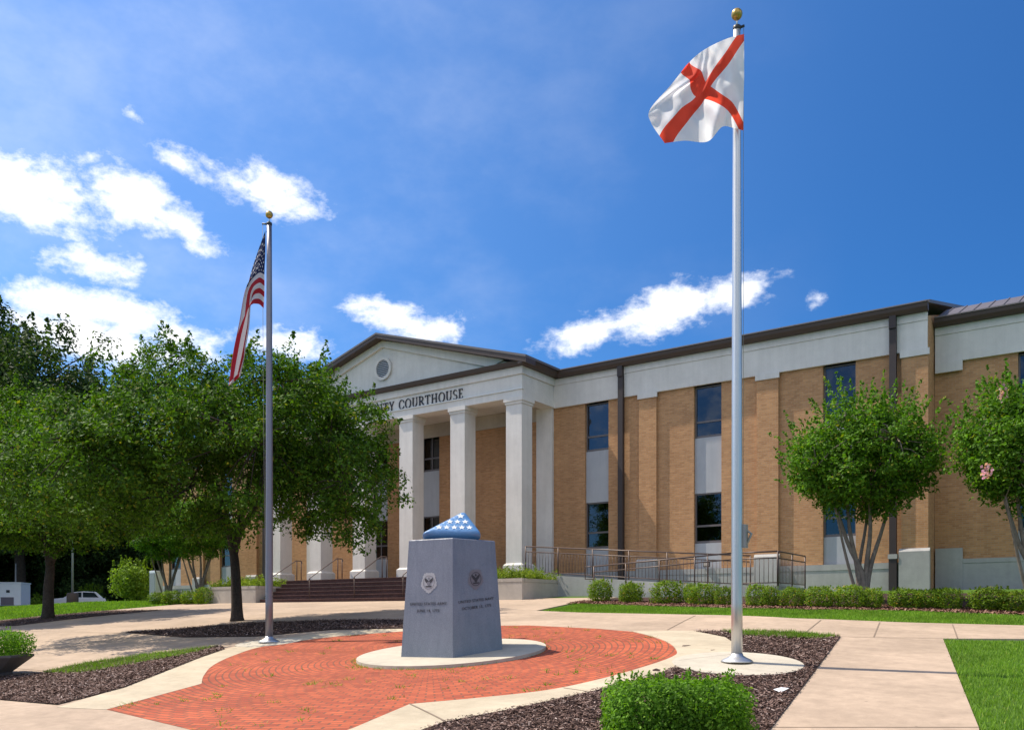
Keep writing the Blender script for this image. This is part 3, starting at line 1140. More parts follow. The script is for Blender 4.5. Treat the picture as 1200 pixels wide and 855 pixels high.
# classical roman capitals, drawn as strokes with serifs (unit height 1)
def letters(txt, h, gap=.16):
    """returns polygons in (x,z) and total width; thick stems, thin hairlines, slab serifs"""
    S_, T_ = .15, .075
    polys, x = [], 0.0

    def rect(a, b, c, d):
        polys.append([(x + a, c), (x + b, c), (x + b, d), (x + a, d)])

    def bar(p, q, w_):
        dx, dz = q[0] - p[0], q[1] - p[1]
        L = math.hypot(dx, dz)
        nx_, nz_ = -dz / L * w_ / 2, dx / L * w_ / 2
        polys.append([(x + p[0] + nx_, p[1] + nz_), (x + p[0] - nx_, p[1] - nz_), (x + q[0] - nx_, q[1] - nz_), (x + q[0] + nx_, q[1] + nz_)])

    def arc(cx, cz, rx, rz, a0, a1, n_=14, thick=S_, thin=T_):
        for k_ in range(n_):
            u0, u1 = [a0 + (a1 - a0) * (k_ + j) / n_ for j in (0, 1)]
            pts = []
            for u, rr in ((u0, 1), (u1, 1), (u1, 0), (u0, 0)):
                c_, s_ = math.cos(u), math.sin(u)
                tk = thin + (thick - thin) * abs(c_)
                pts.append((x + cx + (rx - (0 if rr else tk)) * c_, cz + (rz - (0 if rr else thin if abs(c_) < .5 else thin)) * s_))
            polys.append(pts)

    def serif(a, b, z):
        rect(a, b, z, z + .05) if z < .5 else rect(a, b, z - .05, z)

    for ch in txt:
        if ch == ' ':
            x += .55
            continue
        wd = .7
        if ch == 'C':
            arc(.42, .5, .42, .52, R(48), R(312)); bar((.70, .90), (.74, .66), T_); bar((.70, .10), (.74, .30), T_); wd = .76
        elif ch == 'O':
            arc(.45, .5, .45, .52, 0, 2 * math.pi, 24); wd = .9
        elif ch == 'U':
            rect(.06, .06 + S_, .3, 1); rect(.62, .62 + T_, .3, 1); arc(.38, .34, .32, .36, R(180), R(360), 12); serif(-.02, .3, 1); serif(.52, .8, 1); wd = .78
        elif ch == 'N':
            rect(.08, .08 + T_, 0, 1); rect(.66, .66 + T_, 0, 1); bar((.11, .97), (.68, .03), S_); serif(-.02, .26, 0); serif(-.04, .2, 1); serif(.56, .84, 1); wd = .82
        elif ch == 'T':
            rect(.29, .29 + S_, 0, 1); rect(.0, .73, .93, 1); rect(0, .05, .78, .93); rect(.68, .73, .78, .93); serif(.2, .53, 0); wd = .73
        elif ch == 'Y':
            rect(.31, .31 + S_, 0, .48); bar((.10, 1), (.38, .44), S_); bar((.66, 1), (.40, .44), T_); serif(.22, .55, 0); serif(-.02, .26, 1); serif(.52, .78, 1); wd = .76
        elif ch == 'R':
            rect(.08, .08 + S_, 0, 1); serif(0, .32, 0); rect(0, .4, .93, 1); rect(.2, .4, .46, .53); arc(.38, .73, .29, .27, R(-90), R(90), 10); bar((.36, .48), (.74, .02), S_); wd = .76
        elif ch == 'H':
            rect(.08, .08 + S_, 0, 1); rect(.62, .62 + S_, 0, 1); rect(.2, .65, .47, .55)
            for a_ in (0, .54):
                serif(a_, a_ + .31, 0); serif(a_, a_ + .31, 1)
            wd = .85
        elif ch == 'S':
            arc(.3, .74, .28, .27, R(30), R(270), 12, .12); arc(.3, .25, .30, .27, R(-150), R(90), 12, .13); wd = .6
        elif ch == 'E':
            rect(.08, .08 + S_, 0, 1); rect(0, .58, 0, .07); rect(0, .56, .93, 1); rect(.2, .46, .47, .54); rect(.53, .58, .07, .22); rect(.51, .56, .80, .93); wd = .6
        x += wd + gap
    return [[(a * h, b * h) for a, b in p] for p in polys], (x - gap) * h


LT = 'COUNTY COURTHOUSE'
want = 3.5 / letters('COURTHOUSE', .40)[1]
wd_ = letters(LT, .40)[1]
for k, ch in enumerate(LT):
    if ch == ' ':
        continue
    w0 = letters(LT[:k + 1], .40)[1] - letters(ch, .40)[1]
    lt = MB()
    for p in letters(ch, .40)[0]:
        q = [(-22.21 - (wd_ - w0 - a) * want, 8.79 + b) for a, b in p]
        area = sum(q[i][0] * q[(i + 1) % len(q)][1] - q[(i + 1) % len(q)][0] * q[i][1] for i in range(len(q)))
        lt.prism(q if area > 0 else q[::-1], YP - .005, YP + .04)
    lt.build('letter', M['letter'], B)['label'] = 'dark serif capital ' + ch

# ------------------------------------------------------------------ porch rails, planters, ramp


def handrail(x, label):
    zs = zb + (ZFL - zb) * 1.5 / nz
    t = thing('handrail', label, 'handrail', (x, 26.2, zs), 'handrails on the front steps')
    r = .022
    top = ZFL + .92
    m_ = MB()
    m_.tube([(x, 25.78, zb + .17 + .75), (x, 25.85, zb + .17 + .9), (x, 27.45, top), (x, 27.75, top), (x, 27.80, top - .05), (x, 27.80, top - .12)], r, 8)
    m_.build('top_rail', M['rail'], t)
    for y, z0_, z1_ in ((25.85, zb + .17, zb + .17 + .88), (27.50, ZFL, top), (27.76, ZFL, top)):
        MB().tube([(x, y, z0_), (x, y, z1_)], r, 8).build('post', M['rail'], t)


handrail(-31.6, 'brown steel handrail at the left end of the front steps')
handrail(-28.9, 'brown steel handrail on the front steps, between flagpole and middle rail')
handrail(-26.2, 'brown steel handrail on the front steps beside the trash can')
handrail(-23.5, 'brown steel handrail on the front steps, mostly behind the granite monument')
handrail(-20.9, 'brown steel handrail poking out right of the blue folded flag')


def leaf_quads(P, N, size, rng, aspect=.5, fold=False):
    """diamond leaves at P facing N"""
    n = len(P)
    a = rng.normal(size=(n, 3))
    a -= (a * N).sum(1)[:, None] * N
    a /= np.linalg.norm(a, axis=1)[:, None] + 1e-9
    b = np.cross(N, a)
    s = size * rng.uniform(.65, 1.35, n)[:, None]
    A, Bv = a * s * .5, b * s * .5 * aspect
    V = np.stack([P - A, P + Bv - A * .1, P + A, P - Bv - A * .1], 1)
    return V.reshape(-1, 3)


def rnd_dir(n, rng):
    d = rng.normal(size=(n, 3))
    return d / np.linalg.norm(d, axis=1)[:, None]


def shrub_leaves(rng, n, hx, hy, h, size, power=2.6, lump=.10, shoots=0, shell=.45, shoot_len=.2, pockets=26):
    """clipped shrub: superellipsoid filled with leaves, densest at the skin; base at z=0"""
    d = rnd_dir(n, rng)
    sc = (np.abs(d) ** power).sum(1) ** (-1 / power)
    ph = rng.uniform(0, 6, 6)
    lum = 1 + lump * (np.sin(d[:, 0] * 5 + ph[0]) * np.sin(d[:, 1] * 6 + ph[1]) + .6 * np.sin(d[:, 2] * 9 + ph[2]) * np.sin(d[:, 0] * 11 + ph[3])) + rng.normal(0, .03, n)
    r = rng.uniform(shell, 1, n) ** .5 * lum
    P = d * (sc * r)[:, None] * np.array([hx, hy, h / 2]) + np.array([0, 0, h / 2])
    P[:, 2] = np.maximum(P[:, 2], .02)
    if pockets:
        cd = rnd_dir(pockets, rng)
        cc_ = cd * ((np.abs(cd) ** power).sum(1) ** (-1 / power))[:, None] * np.array([hx, hy, h / 2]) + np.array([0, 0, h / 2])
        pr_ = min(hx, h) * rng.uniform(.06, .13, pockets)
        keep = np.ones(n, bool)
        for c_, r_ in zip(cc_, pr_):
            keep &= ((P - c_) ** 2).sum(1) > r_ * r_
        P, d = P[keep], d[keep]
        n = len(P)
    N = d * .7 + rnd_dir(n, rng) * .8 + np.array([0, 0, .35])
    N /= np.linalg.norm(N, axis=1)[:, None]
    V = [leaf_quads(P, N, size, rng)]
    for _ in range(shoots):
        bx, by = rng.uniform(-.85, .85) * hx, rng.uniform(-.85, .85) * hy
        L = shoot_len * rng.uniform(.4, 1.2)
        k = int(10 * L / .12) + 4
        tt = rng.uniform(0, 1, k)
        ax = np.array([rng.normal(0, .18), rng.normal(0, .18), 1])
        Q = np.array([bx, by, h * .9]) + ax * (tt * L)[:, None] + rng.normal(0, .012, (k, 3)) * (1.4 - tt)[:, None]
        Nn = rnd_dir(k, rng) + np.array([0, 0, .3])
        Nn /= np.linalg.norm(Nn, axis=1)[:, None]
        V.append(leaf_quads(Q, Nn, size * .9, rng))
    return np.concatenate(V)


def juniper_mesh(rng, L, Wd, h, n):
    """low spreading evergreen spilling over a planter edge"""
    P, N = [], []
    for _ in range(n):
        c = np.array([rng.uniform(-L / 2, L / 2), rng.uniform(-Wd / 2, Wd / 2), 0])
        d = np.array([rng.normal(0, .8), rng.normal(0, .8), rng.uniform(.25, 1.0)])
        d /= np.linalg.norm(d)
        ln = rng.uniform(.25, 1.0) * h
        k = 26
        t_ = rng.uniform(0, 1, k)[:, None]
        P.append(c + d * t_ * ln + rng.normal(0, .03, (k, 3)) + np.array([0, 0, .05 * rng.uniform()]))
        N.append(rnd_dir(k, rng))
    return leaf_quads(np.concatenate(P), np.concatenate(N), .10, rng, .3)


def planter(x0, x1, label, jl, copies):
    y0, y1, zt = 25.55, 28.0, 1.30
    t = thing('planter', label, 'planter', ((x0 + x1) / 2, (y0 + y1) / 2, ter((x0 + x1) / 2, y0)))
    zg = ter(x0, y0) - .15
    th = .16
    w_ = MB()
    for a in ((x0, x1, y0, y0 + th), (x0, x1, y1 - th, y1), (x0, x0 + th, y0 + th, y1 - th), (x1 - th, x1, y0 + th, y1 - th)):
        w_.box(*a, zg, zt - .14)
        w_.box(a[0] - .012, a[1] + .012, a[2] - .012, a[3] + .012, zt - .125, zt)
        w_.box(a[0] + .01, a[1] - .01, a[2] + .01, a[3] - .01, zt - .14, zt - .125)
    w_.build('planter_wall', M['planter'], t)
    MB().box(x0 + th, x1 - th, y0 + th, y1 - th, zg, zt - .1).build('soil', M['mulch'], t)
    rng = np.random.default_rng(int(abs(x0) * 10))
    for k, (lx, ln) in enumerate(copies):
        me = quads_mesh('juniper', juniper_mesh(rng, ln, 1.9, .62, 460) )
        o = link_mesh('juniper', me, M['juniper'], None, (lx, 26.75, zt - .05))
        tag(o, jl[k], 'shrub', 'junipers in the porch planters')


planter(-21.3, -17.6, 'pale concrete planter box right of the steps, beside the lawn tip', ['yellow green juniper in the right porch planter, behind the granite monument', 'yellow green juniper in the right porch planter, at the end near the ramp'], [(-20.3, 1.7), (-18.55, 1.75)])
planter(-35.8, -32.1, 'pale concrete planter box left of the steps, behind the tree trunk', ['yellow green juniper in the left porch planter, at its left end', 'yellow green juniper in the left porch planter, next to the steps'], [(-34.9, 1.6), (-33.1, 1.7)])

# wheelchair ramp
zL = .88
rmp = MB()
xs0, xs1, xs2 = XR + .3, -10.2, -8.8
zg = .1
rmp.prism([(xs0, zg), (xs1, zg), (xs1, zL), (xs0, ZFL)], 27.92, 29.3)
rmp.box(xs1 + .002, xs2, 26.4, 29.3, zg, zL)
rmp.prism([(-15.2, zg), (xs1, zg), (xs1, zL), (-15.2, ter(-15.2, 26.5) + .04)], 26.4, 27.75)
ro = rmp.build('access_ramp', M['base'], None, (-14, 27.5, .6))
tag(ro, 'switchback concrete wheelchair ramp with brown railings along the brick wing', 'ramp')


def railing(name_label, P0, P1, n_posts, pick, low=True):
    P0, P1 = Vector(P0), Vector(P1)
    t = thing('ramp_railing', name_label, 'railing', tuple((P0 + P1) / 2), 'railings of the wheelchair ramp')
    up = Vector((0, 0, 1))
    H_ = 1.05
    MB().tube([P0 + up * H_, P1 + up * H_], .024, 8).build('top_rail', M['rail'], t)
    MB().tube([P0 + up * (H_ - .2), P1 + up * (H_ - .2)], .018, 8).build('middle_rail', M['rail'], t)
    if pick:
        MB().tube([P0 + up * .1, P1 + up * .1], .016, 8).build('bottom_rail', M['rail'], t)
    for i in range(n_posts):
        q = P0.lerp(P1, i / (n_posts - 1))
        MB().tube([q, q + up * H_], .024, 8).build('post', M['rail'], t)
    if pick:
        b_ = MB()
        L = (P1 - P0).length
        k_ = int(L / .13)
        for i in range(1, k_):
            q = P0.lerp(P1, i / k_)
            b_.tube([q + up * .1, q + up * (H_ - .2)], .009, 6)
        b_.build('balusters', M['rail'], t)


railing('brown railing of the upper ramp run, sloping down from the porch', (xs0 - .1, 27.97, ZFL), (xs1, 27.97, zL), 7, True)
railing('brown railing across the front of the ramp landing, behind the hedge', (xs1, 26.45, zL), (xs2, 26.45, zL), 2, True)
railing('short brown railing closing the right end of the ramp landing', (xs2, 26.5, zL), (xs2, 29.2, zL), 3, True)
railing('brown railing of the lower ramp run, rising to the landing', (-15.2, 26.45, ter(-15.2, 26.5) + .04), (xs1 - .05, 26.45, zL), 5, False)
lp = MB()
qz = ter(-15.2, 26.5) + .04
lp.tube([(-15.2, 26.45, qz + 1.05), (-15.55, 26.45, qz + 1.05), (-15.55, 26.45, qz + .62), (-15.2, 26.45, qz + .62)], .02, 8)
rl = [o for o in bpy.data.objects if o.name.startswith('ramp_railing') and o.get('label', '').startswith('brown railing of the lower')][0]
lp.build('end_loop', M['rail'], rl)

tc_ = thing('trash_can', 'dark metal litter stand on the porch left of the monument', 'trash can', (-26.2 + .35, 28.9, ZFL))
MB().box(-26.15, -25.55, 28.65, 29.2, ZFL + .45, ZFL + .98).build('bin_body', M['black'], tc_)
MB().box(-26.2, -25.5, 28.6, 29.25, ZFL + .983, ZFL + 1.06).build('lid', M['black'], tc_)
MB().tube([(-25.85, 28.92, ZFL), (-25.85, 28.92, ZFL + .45)], .07, 10).build('pedestal', M['black'], tc_)

wl_ = thing('wall_light', 'small pale wall lamp low on the brick wing behind the ramp landing', 'lamp', tuple(onY(828, 661, YW - .12)))
p_ = ORG[wl_.name]
MB().box(p_.x - .12, p_.x + .12, YW - .14, YW - .08, p_.z - .09, p_.z + .09).build('housing', M['black'], wl_)
MB().box(p_.x - .09, p_.x + .09, YW - .17, YW - .142, p_.z - .06, p_.z + .06).build('lens', M['planter'], wl_)

# ------------------------------------------------------------------ monument
ZM = MON.z + .09
mt = thing('granite_monument', 'grey polished granite five sided memorial pedestal on round pad', 'monument', (MON.x, MON.y, ZM))


def penta(r, z, rot):
    return [(MON.x + r * math.cos(rot + 2 * math.pi * k / 5), MON.y + r * math.sin(rot + 2 * math.pi * k / 5), z) for k in range(5)]


view = math.atan2(-MON.y, -MON.x)           # a corner turned to the street
rot = view + R(1.0)
rb, rt, hM = .955, .81, 1.98
ped = MB()
vb, vt = [(x, y, ter(x, y) + .085) for x, y, z in penta(rb, ZM, rot)], penta(rt, ZM + hM, rot)
vt2 = penta(rt - .02, ZM + hM + .015, rot)
ped.add(vb + vt + vt2, [tuple(range(4, -1, -1))] + [(i, (i + 1) % 5, (i + 1) % 5 + 5, i + 5) for i in range(5)]
        + [(i + 5, (i + 1) % 5 + 5, (i + 1) % 5 + 10, i + 10) for i in range(5)] + [(10, 11, 12, 13, 14)])
ped.build('stone_body', M['granite'], mt)


def face_frame(i):
    a, b = Vector(vb[i]), Vector(vb[(i + 1) % 5])
    c, d = Vector(vt[i]), Vector(vt[(i + 1) % 5])
    mb_, mt_ = (a + b) / 2, (c + d) / 2
    ux = (b - a).normalized()
    uz = (mt_ - mb_).normalized()
    nn = ux.cross(uz).normalized()
    return mb_, ux, uz, nn, (mt_ - mb_).length


def on_face(i, x, h, off):
    mb_, ux, uz, nn, L = face_frame(i)
    return mb_ + ux * x + uz * h + nn * off


def emblem(i, pale, dark, mid, h=1.32):
    e = MB()
    n = 40
    ring = []
    for k in range(n):
        a = 2 * math.pi * k / n
        r = .165 + .012 * math.cos(5 * a + math.pi / 2) + .006 * math.cos(20 * a)
        ring.append((r * math.cos(a), r * math.sin(a) * 1.08))
    def poly(pts, off, mi):
        e.add([on_face(i, x, h + z, off) for x, z in pts], [tuple(range(len(pts)))], mi)
    def ringp(r0, r1, off, mi):
        vs = []
        for k in range(n):
            a = 2 * math.pi * k / n
            vs += [on_face(i, r0 * math.cos(a), h + r0 * math.sin(a), off), on_face(i, r1 * math.cos(a), h + r1 * math.sin(a), off)]
        e.add(vs, [(2 * k, 2 * k + 1, 2 * ((k + 1) % n) + 1, 2 * ((k + 1) % n)) for k in range(n)], mi)
    poly(ring, .004, 0)
    ringp(.122, .112, .008, 1)
    # spread-wing bird over a shield and scroll
    poly([(0, .02), (.03, .05), (.09, .085), (.085, .03), (.05, -.01), (.02, -.015), (-.02, -.015), (-.05, -.01), (-.085, .03), (-.09, .085), (-.03, .05)], .008, 2)
    poly([(-.016, .05), (.016, .05), (.02, .075), (.0, .095), (-.02, .075)], .009, 1)
    poly([(-.035, .01), (.035, .01), (.035, -.035), (0, -.065), (-.035, -.035)], .010, 1)
    poly([(-.07, -.06), (.07, -.06), (.06, -.085), (-.06, -.085)], .009, 2)
    e.build('emblem', [pale, dark, mid], mt)


def inscription(i, rows, h):
    mb_, ux, uz, nn, L = face_frame(i)
    vs, fs = [], []
    e = MB()
    for k, row in enumerate(rows):
        me = text_mesh(row, .072, .0015, 1.12)
        xs_ = [v.co.x for v in me.vertices]
        cx = (min(xs_) + max(xs_)) / 2
        V = [mb_ + ux * (v.co.x - cx) + uz * (h - .12 * k + v.co.y) + nn * (.004 + v.co.z) for v in me.vertices]
        e.add(V, [tuple(p.vertices) for p in me.polygons])
        bpy.data.meshes.remove(me)
    e.build('inscription', M['etchdark'], mt)


# the faces either side of the corner towards the street: left (index 4), right (index 0)
cand = sorted(range(5), key=lambda i: (face_frame(i)[0]).length)
fa_, fb_ = cand[0], cand[1]
lx = lambda i: face_frame(i)[0].dot(CR)
left_f, right_f = (fa_, fb_) if lx(fa_) < lx(fb_) else (fb_, fa_)
emblem(left_f, M['etch'], M['etchmid'], M['etchdark'])
emblem(right_f, M['etchmid'], M['etchdark'], M['etchdark'])
inscription(left_f, ['UNITED STATES ARMY', 'JUNE 14, 1775'], .92)
inscription(right_f, ['UNITED STATES NAVY', 'OCTOBER 13, 1775'], .92)

# folded flag sculpture resting on the pedestal: broad star face leans back from the street
zt_ = ZM + hM + .016
fl_t = thing('folded_flag', 'blue painted folded flag sculpture with white stars on the granite pedestal', 'sculpture', (MON.x, MON.y, zt_))
cdir = Vector((MON.x, MON.y, 0)).normalized()
rdir = Vector((cdir.y, -cdir.x, 0))
cent = Vector((MON.x, MON.y, zt_))


def fp(x, d, z):                            # x right, d away from street, z up
    return cent + rdir * x + cdir * d + Vector((0, 0, z))


tri = [(-.56, -.34, .0), (.54, -.34, .0), (.23, .12, .47)]


def tri_pts(inset, up):
    c_ = Vector((sum(p[0] for p in tri) / 3, sum(p[1] for p in tri) / 3, sum(p[2] for p in tri) / 3))
    nrm = (Vector(tri[1]) - Vector(tri[0])).cross(Vector(tri[2]) - Vector(tri[0])).normalized()
    out = []
    P = [Vector(p) for p in tri]
    rad = .05
    for k in range(3):
        p, a, b = P[k], P[k - 1], P[(k + 1) % 3]
        da, db = (a - p).normalized(), (b - p).normalized()
        for s in range(7):
            u = s / 6
            q0, q1, q2 = p + da * rad * 2, p, p + db * rad * 2
            q = q0 * (1 - u) ** 2 + q1 * 2 * u * (1 - u) + q2 * u * u
            q = q + (c_ - q) * inset
            out.append(q + nrm * up)
    return out


fm = MB()
layers = [(.05, -.0), (.0, .035), (.0, .11), (.03, .145), (.10, .165), (.3, .18)]
low = min((p.z for ins, up in layers for p in tri_pts(ins, up)))
ring_n = 21
V = []
for ins, up in layers:
    V += [fp(p.x, p.y, p.z - low) for p in tri_pts(ins, up)]
Fc = []
for l in range(len(layers) - 1):
    for k in range(ring_n):
        k2 = (k + 1) % ring_n
        Fc.append((l * ring_n + k, l * ring_n + k2, (l + 1) * ring_n + k2, (l + 1) * ring_n + k))
Fc.append(tuple(range(ring_n - 1, -1, -1)))
Fc.append(tuple((len(layers) - 1) * ring_n + k for k in range(ring_n)))
fm.add(V, Fc, 0, True)
fm.build('cloth_body', M['bluegloss'], fl_t)
# support wedge under the leaning face
sw_ = MB()
P = [fp(-.44, -.28, 0.001), (fp(.46, -.28, 0.001)), fp(.30, .26, 0.001), fp(.16, .26, .001), fp(.23, .16, .42), fp(-.1, -.05, .2)]
sw_.add(P, [(0, 3, 2, 1), (0, 1, 4), (1, 2, 4), (2, 3, 4), (3, 0, 4)])
sw_.build('support_wedge', M['bluegloss'], fl_t)
e1 = (Vector(tri[1]) - Vector(tri[0])).normalized()
e2 = Vector(tri[2]) - Vector(tri[0])
nr = e1.cross(e2).normalized()
e3 = nr.cross(e1).normalized()
hh = e2.dot(e3)
ax_ = e2.dot(e1)
sm = MB()


def star2(cx, cz, r, put, mb, mi=0):
    pts = []
    for k in range(10):
        a = math.pi / 2 + k * math.pi / 5
        q = r if k % 2 == 0 else r * .42
        pts.append(put(cx + q * math.cos(a), cz + q * math.sin(a)))
    mb.add(pts, [tuple(range(10))], mi)


def put_star(x, z):
    q = Vector(tri[0]) + e1 * x + e3 * z + nr * .186
    return fp(q.x, q.y, q.z - low)


for row, (fz, cnt) in enumerate(((.22, 5), (.46, 3), (.70, 1))):
    wl0 = fz * ax_ + .16
    wl1 = 1.10 - fz * (1.10 - ax_) - .16
    for k in range(cnt):
        u = .5 if cnt == 1 else k / (cnt - 1)
        star2(wl0 + (wl1 - wl0) * u, hh * fz, 0.066 if cnt > 1 else .078, put_star, sm)
sm.build('stars', M['star'], fl_t)

# ------------------------------------------------------------------ flagpoles and flags


def flagpole(base, height, r0, r1, label, m, ball_r, off):
    t = thing('flagpole', label, 'flagpole', (base.x, base.y, base.z + off), 'flagpoles on the plaza')
    b = Vector((base.x, base.y, base.z + off))
    MB().lathe(b, [(r0 * 2.9, 0), (r0 * 2.9, .012), (r0 * 2.6, .035), (r0 * 1.7, .07), (r0 * 1.15, .10), (r0 * 1.06, .13)], 32).build('base_collar', M['alu'], t)
    n = 12
    MB().tube([b + Vector((0, 0, .1 + (height - .1) * k / n)) for k in range(n + 1)], [r0 + (r1 - r0) * max(0, (k / n - .25) / .75) for k in range(n + 1)], 24).build('shaft', m, t)
    top = b + Vector((0, 0, height))
    MB().lathe(top, [(r1 * .9, -.02), (r1 * 1.1, 0), (r1 * 1.1, .05), (r1 * .6, .07)], 16).build('truck', M['black'], t)
    MB().tube([top + Vector((0, 0, .05)), top + Vector((0, 0, .18))], .014, 8).build('spindle', M['alu'], t)
    g = MB()
    k = 10
    g.lathe(top + Vector((0, 0, .17 + ball_r * .8)), [(max(.004, ball_r * math.sin(math.pi * i / k)), -ball_r * math.cos(math.pi * i / k)) for i in range(k + 1)], 20)
    g.build('ball_finial', M['gold'], t)
    return t, b, top


hR = 765 / F * (POLE_R.dot(CD)) - .33
hL = 505 / F * (POLE_L.dot(CD)) - .33
tR, bR, topR = flagpole(POLE_R, hR, .085, .055, 'tall shiny metal flagpole right of the monument, flying the red cross flag', M['alu'], .085, .052)
tL, bL, topL = flagpole(POLE_L, hL, .085, .058, 'duller metal flagpole left of the monument in front of the tree', M['alud'], .085, .041)
# pulley arms, halyards, cleat boxes
dR = (CR * .55 + CD * .1)
DR, DL = POLE_R.dot(CD), POLE_L.dot(CD)
MB().tube([topR + Vector((0, 0, .02)), topR + CR * .11 + CD * -.02 + Vector((0, 0, .05))], .02, 8).build('pulley_arm', M['black'], tR)
hal = MB()
hal.tube([topR + CR * .105 + Vector((0, 0, .03)), topR + CR * .1 + Vector((0, 0, -1.8)), bR + CR * .1 + Vector((0, 0, 1.95))], .0035, 6)
hal.build('halyard', M['rope'], tR)
cb = MB()
c0 = bR + CR * .105 + Vector((0, 0, 1.75))
cb.box(c0.x - .04, c0.x + .05, c0.y - .05, c0.y + .05, c0.z, c0.z + .36)
cb.tube([c0 + Vector((0, 0, .3)), c0 + CR * .12 + Vector((0, 0, .22)), c0 + CR * .03 + Vector((0, 0, .02))], .02, 6)
cb.build('cleat_box', M['lampgrey'], tR)
MB().tube([topL + Vector((0, 0, .02)), topL - CR * .16 + Vector((0, 0, .03))], .02, 8).build('pulley_arm', M['black'], tL)
hal = MB()
hal.tube([topL - CR * .15 + Vector((0, 0, .02)), topL - CR * .14 + Vector((0, 0, -3.2)), bL - CR * .09 + Vector((0, 0, 1.4))], .005, 6)
hal.build('halyard', M['rope'], tL)


def cloth_grid(ctrl, nu, nv, D0, fold):
    """ctrl: dict rows of picture positions [v][u]; bicubic through Catmull; fold(u,v) adds depth in metres"""
    C = np.array(ctrl, float)               # (rows v, cols u, (px,py,depth offset))

    def cm(P, t):
        n = len(P) - 1
        i = min(int(t * n), n - 1)
        f = t * n - i
        p1, p2 = P[i], P[i + 1]
        p0 = P[i - 1] if i > 0 else 2 * p1 - p2
        p3 = P[i + 2] if i < n - 1 else 2 * p2 - p1
        return .5 * (2 * p1 + (p2 - p0) * f + (2 * p0 - 5 * p1 + 4 * p2 - p3) * f * f + (3 * p1 - p0 - 3 * p2 + p3) * f ** 3)
    out = []
    for j in range(nv + 1):
        v = j / nv
        row = []
        for i in range(nu + 1):
            u = i / nu
            q = cm([cm(list(r), u) for r in C], v)
            row.append(at(q[0], q[1], D0 + q[2] + fold(u, v)))
        out.append(row)
    return out


def m_flag(name, fn, trans=.4):
    m, t = mat(name)
    uv = t.n('ShaderNodeUVMap', uv_map='uv')
    sp = t.n('ShaderNodeSeparateXYZ', {0: uv})
    col = fn(t, sp.outputs[0], sp.outputs[1])
    w_ = t.n('ShaderNodeTexWave', {'Vector': uv, 'Scale': 150.0})
    p = t.n('ShaderNodeBsdfPrincipled', {'Base Color': col, 'Roughness': .75, 'Specular IOR Level': .2})
    mx = t.n('ShaderNodeMixShader', {0: trans, 1: p, 2: t.n('ShaderNodeBsdfTranslucent', {0: col})})
    t.n('ShaderNodeOutputMaterial', {0: mx})
    return m


def flag_obj(grid, m, name, label, cat):
    nv, nu = len(grid) - 1, len(grid[0]) - 1
    t = thing(name, label, cat, tuple(grid[0][0]))
    mb = MB()
    W_ = nu + 1
    mb.add([p for r in grid for p in r], [(j * W_ + i, j * W_ + i + 1, (j + 1) * W_ + i + 1, (j + 1) * W_ + i) for j in range(nv) for i in range(nu)], 0, True)
    o = mb.build('cloth', m, t)
    uvl = o.data.uv_layers['uv']
    for lp in o.data.loops:
        k = lp.vertex_index
        uvl.data[lp.index].uv = ((k % W_) / nu, (k // W_) / nv)
    return t, o


def saltire(t, u, v):
    a = t.m('ABSOLUTE', t.m('SUBTRACT', u, v))
    b = t.m('ABSOLUTE', t.m('SUBTRACT', t.m('ADD', u, v), 1.0))
    k = t.m('LESS_THAN', t.m('MINIMUM', a, b), .088)
    return t.mix(k, (.92, .91, .92), (.86, .085, .045))


def stripes(t, u, v):
    odd = t.m('LESS_THAN', t.m('MODULO', t.m('MULTIPLY', v, 13.0), 2.0), 1.0)
    col = t.mix(odd, (.54, .51, .55), (.34, .016, .03))
    can = t.m('MULTIPLY', t.m('LESS_THAN', u, .4), t.m('LESS_THAN', v, 7 / 13))
    return t.mix(can, col, (.018, .025, .085))


# state flag: crimson diagonal cross on white, streaming away from the pole
ctrlA = [[(872, 40, -.02), (853, 45, .10), (835, 53, .24), (823, 60, .20), (813, 68, .10), (804, 77, -.02)],
         [(872, 64, -.02), (856, 68, -.06), (840, 70, .10), (826, 80, .02), (811, 91, -.05), (786, 100, .02)],
         [(872, 95, -.03), (853, 99, .08), (834, 101, -.04), (814, 114, -.06), (788, 115, .08), (762, 128, .20)],
         [(871, 125, -.02), (857, 122, -.05), (842, 127, .06), (819, 134, -.03), (793, 138, .06), (763, 144, .16)],
         [(871, 153, -.02), (859, 150, .06), (846, 149, -.05), (829, 166, .05), (802, 165, .00), (779, 168, .06)]]


def foldA(u, v):
    return (.05 * math.sin(15 * u - 7 * v + .6) + .028 * math.sin(30 * u + 9 * v) + .016 * math.sin(21 * v - 26 * u + 1) + .04 * math.tanh(9 * (u + .4 * v - .72))) * min(1, 3 * u)


gA = cloth_grid(ctrlA, 110, 80, DR - .15, foldA)
tA, oA = flag_obj(gA, m_flag('red_cross_cloth', saltire, .55), 'state_flag', 'white flag with red diagonal cross streaming from the right flagpole', 'flag')
# national flag: hangs limp, stripes running down
ctrlU = [[(311, 270, 0), (301, 298, .06), (293, 324, .10), (284, 366, .16), (277, 412, .16), (272, 446, .16)],
         [(311, 294, 0), (303, 306, .00), (296, 332, .06), (292, 374, .10), (287, 414, .12), (282, 440, .12)],
         [(310, 318, 0), (302, 318, -.04), (288, 338, -.02), (280, 380, .00), (273, 414, .0), (268, 452, .0)],
         [(310, 340, 0), (303, 336, -.08), (295, 346, -.05), (292, 384, -.07), (287, 412, -.07), (281, 436, -.06)],
         [(309, 361, 0), (302, 356, -.03), (292, 360, -.10), (279, 390, -.14), (272, 424, -.14), (269, 448, -.13)]]


def foldU(u, v):
    return .025 * math.sin(23 * v + 3 * u) * min(1, 3 * u)


